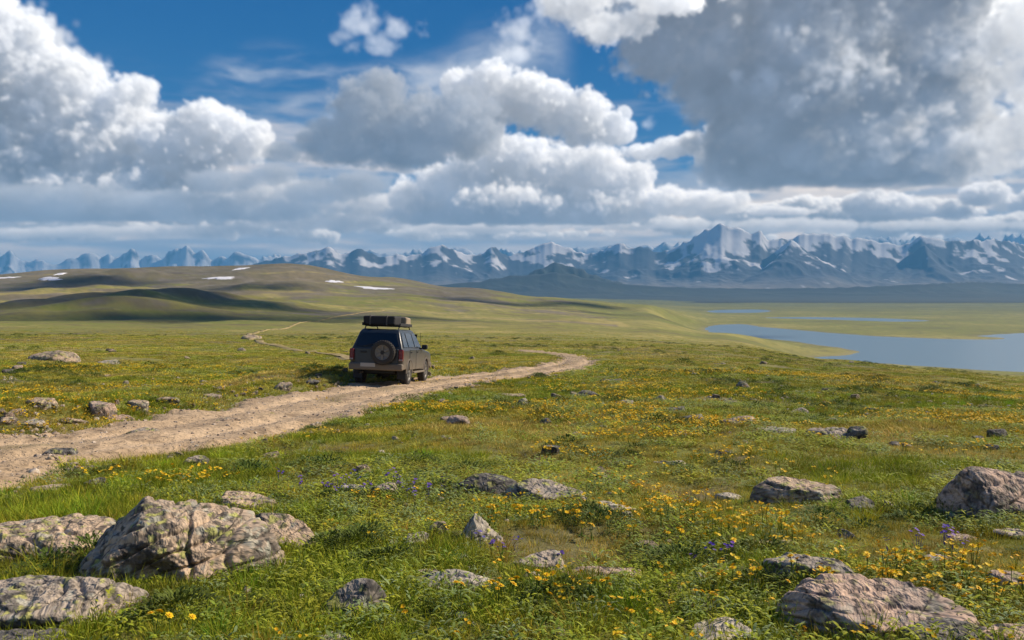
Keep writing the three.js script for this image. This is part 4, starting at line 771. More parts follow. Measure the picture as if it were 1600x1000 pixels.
rock(743, 847, 84, 64, 'pale', 'pale pyramid-shaped rock with a sharp tip', { deep: 0.8, facets: 4, yellow: 1.3, planes: [[-0.80, 0.55, 0.12, 0.52], [0.62, 0.55, 0.35, 0.52], [0.05, 0.5, 0.85, 0.56], [0, 0.5, -0.85, 0.55]] });
rock(690, 834, 34, 27, 'pink', 'small rounded pinkish rock touching the pyramid-shaped rock', { facets: 16 });
rock(650, 851, 52, 20, 'pale', 'flat pale rock left of and below the small rounded pinkish one', { deep: 0.9 });
rock(720, 926, 148, 52, 'pale', 'flat rubbly outcrop splashed with yellow lichen, below the pyramid-shaped rock', { deep: 0.7, yellow: 1.8, facets: 18 });
rock(676, 905, 50, 22, 'grey', 'small flat grey rock at the left end of the rubbly lichen outcrop', { deep: 0.8 });
rock(845, 892, 100, 36, 'grey', 'low blocky rock with purple flowers behind it, right of the rubbly lichen outcrop', { deep: 0.6 });
rock(958, 906, 124, 24, 'pink', 'long flat pinkish ledge rock beside the orange-yellow flower pair', { deep: 0.6 });
rock(762, 770, 82, 40, 'dark', 'dark blocky rock in the middle of the meadow', { deep: 0.6, planes: [[0.2, 1, 0, 0.8]] });
rock(852, 781, 104, 34, 'grey', 'sloping grey slab continuing right of the dark blocky rock', { deep: 0.6, turn: -0.3, planes: [[0.3, 1, 0.2, 0.7]] });
rock(860, 711, 32, 22, 'dark', 'small dark rock poking up alone from the flowers mid-meadow', {});
rock(712, 663, 36, 20, 'pink', 'pinkish rock in the flowers below and right of the vehicle', {});
rock(854, 662, 27, 13, 'dark', 'small dark flat rock among flowers, right of the pinkish rock', {});
rock(604, 772, 46, 22, 'grey', 'grey rock at the right end of the purple flower patch', {});
rock(548, 769, 48, 18, 'pale', 'pale flat rock under the purple flower patch', {});
rock(342, 780, 30, 14, 'pale', 'small pale rock just behind the outcrop at lower left', {});
// middle right and right
rock(1247, 786, 118, 50, 'tan', 'tan boulder with a pale flat top on the right half of the meadow', { name: 'boulder', deep: 0.62, planes: [[0.15, 1, 0.1, 0.74], [-0.1, 0.3, 0.9, 0.8]] });
rock(1138, 782, 40, 18, 'pale', 'small pale rock left of the tan flat-topped boulder', {});
rock(1344, 796, 58, 24, 'dark', 'low dark rock right of the tan flat-topped boulder', {});
rock(1388, 794, 24, 15, 'pale', 'small whitish rock just right of the low dark one', {});
rock(1570, 808, 168, 108, 'pink', 'large reddish boulder with a dark shaded front at the right edge', { deep: 0.8, turn: 0.1, facets: 7, yellow: 0.3, planes: [[0.12, 0.72, 0.62, 0.70], [-0.9, 0.25, 0.2, 0.88], [0.02, 0.05, 1, 0.76], [0.15, 1, 0.1, 0.80]] });
rock(1490, 812, 40, 14, 'grey', 'small grey rock at the left foot of the large reddish boulder', {});
rock(1321, 842, 38, 24, 'dark', 'small dark humped rock standing alone above the lower right outcrop', {});
rock(1262, 912, 180, 84, 'grey', 'grey mossy-topped mound of the lower right outcrop', { deep: 0.62, yellow: 1.4 });
rock(1366, 984, 244, 92, 'pink', 'long sloping pinkish boulder of the lower right outcrop', { deep: 0.6, turn: -0.3, planes: [[0.32, 1, 0.35, 0.72]] });
rock(1470, 1008, 150, 42, 'dark', 'dark slab along the bottom edge at lower right', { deep: 0.6 });
rock(1590, 1005, 130, 38, 'pink', 'brownish slab in the bottom right corner', { deep: 0.6 });
rock(1142, 1003, 104, 50, 'pale', 'pale lichen-grown rock at the bottom edge, left of the lower right outcrop', { deep: 0.7, yellow: 1.5 });
rock(530, 1008, 58, 24, 'pale', 'whitish rock cut by the bottom edge, lower middle', {});
rock(1186, 852, 50, 13, 'pink', 'thin flat pinkish rock among the thickest yellow flowers', { deep: 0.7 });
rock(952, 798, 64, 16, 'pale', 'flat pale rock lying at the left end of the thick yellow flowers', { deep: 0.6 });
rock(1052, 727, 56, 12, 'pale', 'thin pale slab almost level with the meadow, middle right', { deep: 0.7 });
rock(1130, 710, 28, 10, 'dark', 'small dark stone right of the thin pale slab', {});
rock(1572, 918, 70, 30, 'pink', 'pinkish rock at the right edge below the large reddish boulder', {});
rock(1592, 842, 70, 16, 'grey', 'flat grey rock at the right edge under the large reddish boulder', {});
rock(1470, 876, 58, 16, 'grey', 'flat grey rock in the flowers left of the right edge', {});
rock(1500, 845, 52, 12, 'tan', 'thin tan slab below the left foot of the large reddish boulder', {});
// farther up the slope
rock(1302, 684, 74, 26, 'grey', 'left and longer of two grey rocks side by side on the far slope', { deep: 0.6 });
rock(1338, 687, 36, 30, 'dark', 'right and taller of two rocks side by side on the far slope', { deep: 0.8 });
rock(1160, 662, 58, 18, 'tan', 'tan flat rock alone on the slope, middle right', { deep: 0.6 });
rock(1082, 657, 46, 16, 'dark', 'dark flat rock left of the lone tan one on the slope', {});
rock(1058, 643, 34, 10, 'dark', 'dark thin rock just behind the dark flat one on the slope', {});
rock(1399, 697, 28, 12, 'dark', 'small dark rock right of the two grey rocks on the far slope', {});
rock(1420, 699, 16, 8, 'pale', 'tiny pale stone touching the small dark rock on the far slope', {});
rock(1213, 676, 60, 8, 'pale', 'pale thin strip of rock left of the two grey rocks', { deep: 0.7 });
rock(1526, 686, 20, 9, 'dark', 'small dark rock high on the right slope', {});
rock(1549, 703, 20, 12, 'dark', 'small dark rock on the right slope above the large reddish boulder', {});
rock(922, 620, 46, 14, 'dark', 'long dark rock beside the road bend', { turn: -0.3 });
rock(975, 632, 28, 10, 'pale', 'pale rock right of the long dark one near the road bend', {});
rock(1018, 641, 16, 11, 'dark', 'tiny dark rock midway along the slope right of the road bend', {});
rock(955, 596, 50, 7, 'dark', 'dark low ledge on the grass right of the road bend', { deep: 0.4 });
rock(800, 620, 46, 9, 'tan', 'flat tan rock on the bare ground right of the road, past the vehicle', {});
rock(1085, 586, 12, 5, 'pale', 'tiny pale rock far out on the right slope', {});
// left, over the road
rock(82, 564, 62, 22, 'tan', 'tan pointed rock heap on the grassy crest at the far left', { planes: [[-0.3, 0.9, 0.2, 0.8]] });
rock(170, 569, 40, 10, 'pale', 'low pale rock right of the tan heap on the far left crest', {});
rock(396, 530, 30, 10, 'tan', 'pale rocky knob far off beside the winding track', {});
rock(70, 637, 46, 18, 'tan', 'tan rock on the verge left of the square pinkish stone', {});
rock(157, 654, 44, 32, 'pink', 'square pinkish stone on the far verge of the road', { planes: [[0.1, 1, 0.1, 0.8], [-0.95, 0.1, 0.2, 0.8], [0.9, 0.1, 0.3, 0.8]] });
rock(214, 641, 50, 18, 'tan', 'slanting tan slab on the verge right of the square pinkish stone', { turn: -0.3 });
rock(258, 631, 36, 12, 'tan', 'tan stone on the verge right of the slanting slab', {});
rock(192, 656, 40, 10, 'pink', 'flat stone at the road edge just right of the square pinkish one', {});
rock(112, 662, 38, 13, 'tan', 'flat tan stone at the road edge left of the square pinkish one', {});
rock(48, 668, 44, 14, 'pale', 'pale stone at the road edge near the left side of the frame', {});
rock(8, 664, 34, 12, 'tan', 'tan stone at the road edge cut by the left side of the frame', {});
rock(440, 610, 34, 15, 'tan', 'tan stone on the far verge halfway to the vehicle', {});
rock(486, 601, 26, 9, 'dark', 'dark stone on the far verge close behind the vehicle', {});
rock(330, 622, 30, 8, 'tan', 'low stone on the far verge, midway along the road', {});
rock(305, 727, 38, 18, 'grey', 'grey stone in the yellow flowers at the near road edge', {});
rock(148, 760, 36, 18, 'dark', 'dark little rock under the flowers, near verge at the left', {});
rock(88, 764, 60, 12, 'pink', 'flat pinkish rock on the near verge at the left', {});
rock(96, 715, 60, 12, 'dark', 'dark jagged stone lying in the road at the left', { deep: 0.5 });
rock(222, 685, 58, 12, 'grey', 'grey flat stone lying in the middle of the road', { deep: 0.6 });
rock(352, 668, 36, 7, 'tan', 'flat stone in the road, behind the vehicle', {});
rock(1230, 850, 30, 8, 'tan', 'little tan stone between the thickest flowers and the lower right outcrop', {});

// the row of stones thrown up along the far verge, and loose stones on the near one
{
  const rv = rng(808), shapes = [0, 1, 2, 3, 4, 5].map((k) => rockGeometry(300 + k, 1, 0.62, 0.8, ['tan', 'pink', 'tan', 'grey', 'pale', 'dark'][k], { detail: 8 }));
  const lay = (s, w, size, label, group) => {
    const f = roadFrame(s), x = f.p.x + f.side.x * w, z = f.p.z + f.side.z * w, m = shadows(new THREE.Mesh(shapes[Math.floor(rv() * 6)], rockMat));
    m.name = numbered('stone'); m.scale.set(size, size * (0.6 + 0.5 * rv()), size * (0.7 + 0.4 * rv())); m.rotation.y = rv() * 6.283; m.position.set(x, ground(x, z) + 0.01 - size * 0.06, z); tag(m, label, 'stone', group); scene.add(m); rocks.push([x, z, size * 0.4, size * 0.35, 1, 0, m.position.y]);
  };
  for (let i = 0; i < 110; i++) {
    const z = 5.5 + 26 * Math.sqrt(rv()), x = (rv() * 1.25 - 0.55) * z, size = 0.10 + (0.22 + 0.012 * z) * rv() * rv(); if (onRoadBox(x, -z) && nearRoad(x, -z)[0] < 3) continue;
    const m = shadows(new THREE.Mesh(shapes[Math.floor(rv() * 6)], rockMat)); m.name = numbered('stone'); m.scale.set(size, size * (0.45 + 0.4 * rv()), size * (0.7 + 0.5 * rv())); m.rotation.y = rv() * 6.283; m.position.set(x, ground(x, -z) - size * 0.04, -z);
    tag(m, 'small half-buried stone among the flowers of the meadow, near side of the road', 'stone', 'half-buried stones in the meadow'); scene.add(m); rocks.push([x, -z, size * 0.35, size * 0.3, 1, 0, 0]);
  }
  for (let i = 0; i < 46; i++) {
    const z = 34 + 110 * rv() * rv(), x = (rv() * 1.3 - 0.65) * z, size = 0.22 + 0.6 * rv() * rv() + 0.003 * z; if (onRoadBox(x, -z) && nearRoad(x, -z)[0] < 4) continue;
    const m = shadows(new THREE.Mesh(shapes[Math.floor(rv() * 6)], rockMat)); m.name = numbered('stone'); m.scale.set(size, size * (0.4 + 0.4 * rv()), size * (0.7 + 0.5 * rv())); m.rotation.y = rv() * 6.283; m.position.set(x, ground(x, -z) - size * 0.05, -z);
    tag(m, 'small stone scattered far out on the open grassland beyond the vehicle', 'stone', 'stones scattered on the far grassland'); scene.add(m); rocks.push([x, -z, size * 0.35, size * 0.3, 1, 0, 0]);
  }
  const sideOf = (s) => { const f = roadFrame(s); return f.side.x < 0 ? 1 : -1; };
  for (let i = 0; i < 46; i++) { const s = 6 + 24 * rv(); lay(s, sideOf(s) * (roadHalf(s) + 0.05 + rv() * 1.1), 0.10 + 0.30 * rv() * rv(), 'stone in the row along the far verge of the dirt road', 'stones along the far verge of the road'); }
  for (let i = 0; i < 22; i++) { const s = 6 + 30 * rv(); lay(s, -sideOf(s) * (roadHalf(s) + rv() * 0.7), 0.08 + 0.18 * rv() * rv(), 'small stone along the near grassy edge of the dirt road', 'stones along the near edge of the road'); }
}

const onRock = (x, z, k = 0.72) => { for (const [cx, cz, a, b, c, s] of rocks) { const dx = x - cx, dz = z - cz; if (dx * dx + dz * dz > 2.5) continue; const u = (dx * c - dz * s) / (a * k), v = (dx * s + dz * c) / (b * k); if (u * u + v * v < 1) return true; } return false; };

// ---------------------------------------------------------------- what grows: grass, leafy herbs, cushions, flowers
const leafMat = (o = {}) => new THREE.MeshPhysicalMaterial({ vertexColors: true, roughness: 0.75, transmission: 0.35, thickness: 0, ior: 1.35, side: THREE.DoubleSide, specularIntensity: 0.4, ...o });
function leafShape(pos, col, root, dir, side, len, wid, bend, color, segs = 3, blunt = 0) {   // a curved blade or leaf
  const up = new THREE.Vector3(0, 1, 0), pts = [];
  for (let i = 0; i <= segs; i++) {
    const t = i / segs, w = wid * (blunt ? Math.sin(Math.PI * (0.12 + 0.88 * t)) : (1 - t * 0.92)) * 0.5;
    const p = root.clone().addScaledVector(dir, len * t).addScaledVector(up, -bend * len * t * t);
    pts.push([p.clone().addScaledVector(side, -w), p.clone().addScaledVector(side, w)]);
  }
  for (let i = 0; i < segs; i++) {
    const [a, b] = pts[i], [c, d] = pts[i + 1], tri = i === segs - 1 && !blunt ? [a, b, c.clone().add(d).multiplyScalar(0.5)] : [a, b, c, b, d, c];
    for (const v of tri) { pos.push(v.x, v.y, v.z); col.push(...color); }
  }
}
function plantGeometry(pos, col) { const g = new THREE.BufferGeometry(); g.setAttribute('position', new THREE.Float32BufferAttribute(pos, 3)); g.setAttribute('color', new THREE.Float32BufferAttribute(col, 3)); g.computeVertexNormals(); return g; }
function tuft(seed, blades, radius, lo, hi, wid, spread, dry = 0.15) {
  const r = rng(seed), pos = [], col = [];
  for (let i = 0; i < blades; i++) {
    const a = r() * 6.283, q = Math.sqrt(r()) * radius, lean = (0.15 + r() * spread) * (0.4 + q / radius), b = a + (r() - 0.5) * 2;
    const dir = new THREE.Vector3(Math.cos(b) * lean, 1, Math.sin(b) * lean).normalize(), t = r() * 6.283, side = new THREE.Vector3(Math.cos(t), 0, Math.sin(t)), k = 0.75 + r() * 0.5, d = r() < dry;
    leafShape(pos, col, new THREE.Vector3(Math.cos(a) * q, -0.015, Math.sin(a) * q), dir, side, lerp(lo, hi, r()), wid * (0.7 + r() * 0.6), 0.1 + r() * 0.45, d ? [1.7 * k, 1.25 * k, 1.6 * k] : [k * (0.9 + 0.3 * r()), k, k], 3);
  }
  return plantGeometry(pos, col);
}
function herb(seed, leaves, radius, len, wid, tall) {
  const r = rng(seed), pos = [], col = [];
  for (let i = 0; i < leaves; i++) {
    const a = r() * 6.283, q = Math.sqrt(r()) * radius, el = 0.1 + r() * 1.1, b = a + (r() - 0.5) * 1.6, dir = new THREE.Vector3(Math.cos(b), el, Math.sin(b)).normalize(), k = 0.75 + r() * 0.5;
    leafShape(pos, col, new THREE.Vector3(Math.cos(a) * q, r() * tall - 0.01, Math.sin(a) * q), dir, new THREE.Vector3(-Math.sin(b), 0.3 * (r() - 0.5), Math.cos(b)), len * (0.6 + r() * 0.7), wid * (0.7 + r() * 0.6), 0.2 + 0.5 * r(), [k, k, k * (0.9 + 0.3 * r())], 3, 1);
  }
  return plantGeometry(pos, col);
}
function flowerGeometry(seed, heads, tall, size, petal, heart) {
  const r = rng(seed), pos = [], col = [];
  for (let h = 0; h < heads; h++) {
    const a = r() * 6.283, q = r() * (heads > 1 ? tall * 0.45 : 0.01), top = new THREE.Vector3(Math.cos(a) * q, tall * (0.75 + 0.4 * r()), Math.sin(a) * q), st = top.clone(), n = new THREE.Vector3((r() - 0.5) * 0.9 + 0.25, 1, (r() - 0.5) * 0.9 + 0.2).normalize();
    leafShape(pos, col, new THREE.Vector3(0, -0.02, 0), st.clone().normalize(), new THREE.Vector3(1, 0, 0), st.length() + 0.02, 0.005, 0, [0.14, 0.30, 0.5], 2);
    const u = new THREE.Vector3(1, 0, 0).cross(n).normalize(), v = n.clone().cross(u);
    for (let k = 0; k < 6; k++) {
      const t = k / 6 * 6.283 + r(), d = u.clone().multiplyScalar(Math.cos(t)).addScaledVector(v, Math.sin(t)).addScaledVector(n, 0.30), s = u.clone().multiplyScalar(-Math.sin(t)).addScaledVector(v, Math.cos(t)), w = 0.85 + 0.3 * r();
      leafShape(pos, col, top, d, s, size * 0.55, size * 0.52, 0.1, petal.map((c) => c * w), 2, 1);
    }
    for (let k = 0; k < 4; k++) { const t = k / 4 * 6.283; leafShape(pos, col, top.clone().addScaledVector(n, size * 0.08), u.clone().multiplyScalar(Math.cos(t)).addScaledVector(v, Math.sin(t)).addScaledVector(n, 0.5), u, size * 0.16, size * 0.18, 0, heart, 1, 1); }
  }
  return plantGeometry(pos, col);
}
const UPV = new THREE.Vector3(0, 1, 0);
function scatter(name, geos, mat, spots) {                     // uncountable growth: one object for each kind of plant
  geos.forEach((g, k) => {
    const mine = spots.filter((_, i) => i % geos.length === k), m = shadows(new THREE.InstancedMesh(g, mat, mine.length)), q = new THREE.Quaternion(), M = new THREE.Matrix4(), c = new THREE.Color();
    mine.forEach((s, i) => { q.setFromAxisAngle(UPV, s.turn); M.compose(new THREE.Vector3(s.x, s.y, s.z), q, new THREE.Vector3(s.s, s.s * (s.h ?? 1), s.s)); m.setMatrixAt(i, M); c.setRGB(...s.c); m.setColorAt(i, c); });
    m.name = numbered(name); m.userData = { kind: 'stuff' }; scene.add(m);
  });
}
const gr = rng(2024);
function spread(z0, z1, count, accept) {                       // places over the slope in view, even over the ground
  const list = [];
  for (let i = 0; i < count; i++) {
    const z = Math.sqrt(lerp(z0 * z0, z1 * z1, gr())), x = (gr() * 2 - 1) * (0.63 * z + 3.0), zz = -z, k = gr();
    if (z < 120 && onRoadBox(x, zz)) { const [d, s] = nearRoad(x, zz); if (d < roadHalf(s) * (0.80 + 0.34 * gr() + 0.2 * noise2(x * 0.8, zz * 0.8)) && !(d < 0.3 && gr() < 0.35 && noise2(x * 0.8, zz * 0.8) > -0.1)) continue; }
    if (z < 70 && onRock(x, zz)) continue;
    const a = accept(x, zz, z, k); if (a) list.push({ x, y: ground(x, zz), z: zz, turn: gr() * 6.283, s: 1, ...a });
  }
  return list;
}
const wet = (x, z) => fbm2(x / 5 + 1, z / 5, 3) + 0.5 * noise2(x / 1.3, z / 1.3);
const LUSH = [0.245, 0.325, 0.018], LIME = [0.465, 0.460, 0.028], OLIVE = [0.395, 0.370, 0.042], STRAW = [0.58, 0.47, 0.16], BLUE = [0.270, 0.340, 0.145];
function grassColor(x, z, far) {
  const w = wet(x, z), n = fbm2(x / 11 + 70, z / 11, 3);
  let c = mix3(OLIVE, LUSH, sstep(-0.2, 0.3, w)); c = mix3(c, LIME, sstep(0.0, 0.4, n + gr() * 0.25 - 0.1) * 0.7); c = mix3(c, STRAW, sstep(0.15, 0.55, -w + n * 0.3 + gr() * 0.3 - 0.1) * 0.5 + far * 0.06);
  const k = (0.7 + 0.5 * gr()) * (1 + 0.5 * noise2(x / 0.45, z / 0.45)); return [c[0] * k, c[1] * k, c[2] * k];
}
const grassMat = leafMat();
const fine = [tuft(1, 26, 0.075, 0.05, 0.13, 0.0055, 0.7), tuft(2, 24, 0.085, 0.04, 0.10, 0.0055, 1.0), tuft(3, 20, 0.06, 0.07, 0.17, 0.005, 0.5)];
const coarse = [tuft(11, 30, 0.16, 0.05, 0.13, 0.014, 0.9), tuft(12, 30, 0.18, 0.04, 0.10, 0.016, 1.1)];
scatter('meadow_grass', fine, grassMat, [
  ...spread(2.6, 8, 18500, (x, z, d, k) => (bare(x, z) > 0.40 + k * 0.25 ? null : { s: 0.55 + 0.5 * k + 0.65 * sstep(0, 0.35, wet(x, z)), h: 0.55 + 0.6 * gr(), c: grassColor(x, z, 0) })),
  ...spread(8, 17, 27500, (x, z, d, k) => (bare(x, z) > 0.36 + k * 0.25 ? null : { s: 0.75 + 0.5 * k + 0.6 * sstep(0, 0.35, wet(x, z)), h: 0.55 + 0.5 * gr(), c: grassColor(x, z, 0.2) })),
]);
const tussocks = [tuft(15, 60, 0.06, 0.10, 0.22, 0.0055, 0.55, 0.2), tuft(16, 50, 0.07, 0.09, 0.19, 0.006, 0.8, 0.3)];
scatter('grass_tussocks', tussocks, grassMat, [
  ...spread(3, 9, 1050, (x, z, d, k) => (wet(x, z) + 0.3 * k < 0.12 ? null : { s: 0.8 + 0.7 * gr(), c: grassColor(x, z, 0).map((v) => v * (0.7 + 0.6 * gr())) })),
  ...spread(9, 26, 3100, (x, z, d, k) => (wet(x, z) + 0.3 * k < 0.15 ? null : { s: 0.8 + 0.8 * gr(), c: grassColor(x, z, 0.2).map((v) => v * (0.7 + 0.6 * gr())) })),
]);
scatter('short_grass', coarse, grassMat, [
  ...spread(14, 34, 34500, (x, z, d, k) => (bare(x, z) > 0.25 + k * 0.22 ? null : { s: 0.9 + 0.7 * k, h: 0.8, c: grassColor(x, z, 0.4) })),
  ...spread(34, 75, 36500, (x, z, d, k) => (bare(x / 2, z / 2) > 0.2 + k * 0.2 ? null : { s: 1.6 + 1.2 * k, h: 0.55, c: grassColor(x, z, 0.7) })),
  ...spread(75, 210, 44000, (x, z, d, k) => (gr() < sstep(150, 215, d) * 0.6 ? null : { s: 3.0 + 2.5 * k, h: 0.4, c: grassColor(x / 2, z / 2, 0.9) })),
  ...spread(160, 620, 60000, (x, z, d, k) => (gr() < sstep(230, 600, d) || wet(x / 6, z / 6) + 0.3 * k < sstep(200, 500, d) * 0.3 - 0.2 ? null : { s: 4.5 + 4.5 * k, h: 0.32, c: grassColor(x / 5, z / 5, 0.9) })),
]);
const herbs = [herb(21, 30, 0.09, 0.034, 0.013, 0.07), herb(22, 38, 0.10, 0.045, 0.010, 0.09), herb(23, 26, 0.07, 0.026, 0.015, 0.04)];
const herby = (x, z) => fbm2(x / 2.1 + 20, z / 2.1 + 8, 3);
const herbColor = (x, z) => { const k = 0.75 + 0.5 * gr(), c = mix3(LUSH, gr() < 0.4 ? BLUE : LIME, gr()); return c.map((v) => v * k); };
scatter('leafy_herbs', herbs, leafMat(), [
  ...spread(2.8, 9, 7800, (x, z, d, k) => (herby(x, z) + k * 0.3 < 0.14 ? null : { s: 0.7 + 0.8 * gr(), h: 0.8 + 0.6 * gr(), c: herbColor(x, z) })),
  ...spread(9, 22, 11500, (x, z, d, k) => (herby(x, z) + k * 0.3 < 0.16 ? null : { s: 1.0 + 1.1 * gr(), h: 0.8, c: herbColor(x, z) })),
  ...spread(22, 45, 6000, (x, z, d, k) => (herby(x / 2, z / 2) + k * 0.2 < 0.24 ? null : { s: 1.8 + 1.4 * gr(), h: 0.7, c: herbColor(x, z) })),
]);
// dark low cushions of dwarf shrub, dense mounds of small leaves
function cushion(seed) {
  const r = rng(seed), pos = [], col = [];
  for (let i = 0; i < 330; i++) {
    const a = r() * 6.283, q = Math.sqrt(r()), y = 0.105 * Math.sqrt(Math.max(0, 1 - q * q)) * (0.75 + 0.4 * r()), b = a + (r() - 0.5) * 2, dir = new THREE.Vector3(Math.cos(b) * (0.4 + q), 0.9 - 0.3 * q, Math.sin(b) * (0.4 + q)).normalize(), k = 0.6 + r() * 0.8;
    leafShape(pos, col, new THREE.Vector3(Math.cos(a) * q * 0.22, y - 0.02, Math.sin(a) * q * 0.22), dir, new THREE.Vector3(-Math.sin(b), 0.4 * (r() - 0.5), Math.cos(b)), 0.022 + 0.022 * r(), 0.009 + 0.006 * r(), 0.3, [k, k, k], 2, 1);
  }
  return plantGeometry(pos, col);
}
scatter('dwarf_shrub_cushions', [cushion(51), cushion(52)], leafMat({ transmission: 0.2 }), (() => {
  const list = [], put = (x, z, s) => { if (!onRock(x, z, 0.9)) list.push({ x, z, y: ground(x, z) - 0.01, turn: gr() * 6.28, s, h: 0.8 + 0.6 * gr(), c: mix3([0.055, 0.100, 0.014], [0.120, 0.150, 0.022], gr()) }); };
  for (const [px, py, rad, n] of [[893, 815, 0.28, 8], [540, 670, 0.5, 8], [800, 940, 0.25, 8], [1300, 945, 0.3, 10], [655, 880, 0.2, 5], [560, 850, 0.2, 5], [1080, 872, 0.3, 8], [940, 712, 0.4, 7], [1130, 735, 0.35, 5], [160, 742, 0.35, 7], [430, 735, 0.4, 8], [290, 600, 0.5, 5], [1490, 810, 0.3, 5], [470, 780, 0.35, 7], [330, 950, 0.2, 4], [1150, 925, 0.25, 6], [1400, 830, 0.4, 6]]) { const c = onGround(px, py); for (let i = 0; i < n; i++) { const a = gr() * 6.283, q = Math.sqrt(gr()) * rad; put(c.x + Math.cos(a) * q * 1.8, c.z + Math.sin(a) * q, 0.55 + 0.8 * gr()); } }
  for (const q of spread(3.2, 40, 1800, (x, z) => (fbm2(x / 2.6 - 20, z / 2.6, 3) < 0.16 ? null : {}))) put(q.x, q.z, 0.5 + 0.9 * gr() + 0.02 * -q.z);
  for (const q of spread(40, 260, 3600, (x, z) => (fbm2(x / 17 - 20, z / 17, 4) < 0.14 ? null : {}))) put(q.x, q.z, (1.5 + 3.0 * gr() * gr()) * (1 - 0.0012 * q.z));
  return list;
})());
// stones and gravel on and beside the road
{
  const pebble = (seed) => { const g = mergeVertices((() => { const q = new THREE.IcosahedronGeometry(1, 2); q.deleteAttribute('uv'); q.deleteAttribute('normal'); return q; })()), p = g.attributes.position; for (let i = 0; i < p.count; i++) { const k = 1 + 0.45 * noise3(p.getX(i) * 1.2 + seed * 9, p.getY(i) * 1.2, p.getZ(i) * 1.2); p.setXYZ(i, p.getX(i) * k, p.getY(i) * k * 0.6, p.getZ(i) * k * 0.8); } const f = g.toNonIndexed(); f.computeVertexNormals(); return toCreasedNormals(f, 0.5); };
  const spots = [], r = rng(99);
  for (let i = 0; i < 9000; i++) {
    const s = r() * ROAD_L * 0.62, edge = r() < 0.45, w = edge ? (r() < 0.5 ? -1 : 1) * (roadHalf(s) * (0.8 + 0.35 * r())) : (r() * 2 - 1) * roadHalf(s), f = roadFrame(s), x = f.p.x + f.side.x * w, z = f.p.z + f.side.z * w, k = r() * r() * r();
    const c = mix3([0.34, 0.26, 0.19], [0.50, 0.42, 0.33], r()), v = 0.6 + 0.6 * r();
    spots.push({ x, z, y: ground(x, z) + Math.max(roadLift(s, w, x, z), 0) + 0.002, turn: r() * 6.28, s: 0.009 + (edge ? 0.075 : 0.042) * k, c: c.map((q) => q * v) });
  }
  for (const q of spread(3.2, 34, 6500, (x, z, d, k) => (bare(x, z) < 0.12 ? null : { s: 0.012 + 0.06 * k * k * k, c: mix3([0.30, 0.25, 0.20], [0.46, 0.40, 0.33], gr()) }))) spots.push(q);
  scatter('gravel', [pebble(1), pebble(2), pebble(3)], new THREE.MeshStandardMaterial({ roughness: 0.95 }), spots);
}
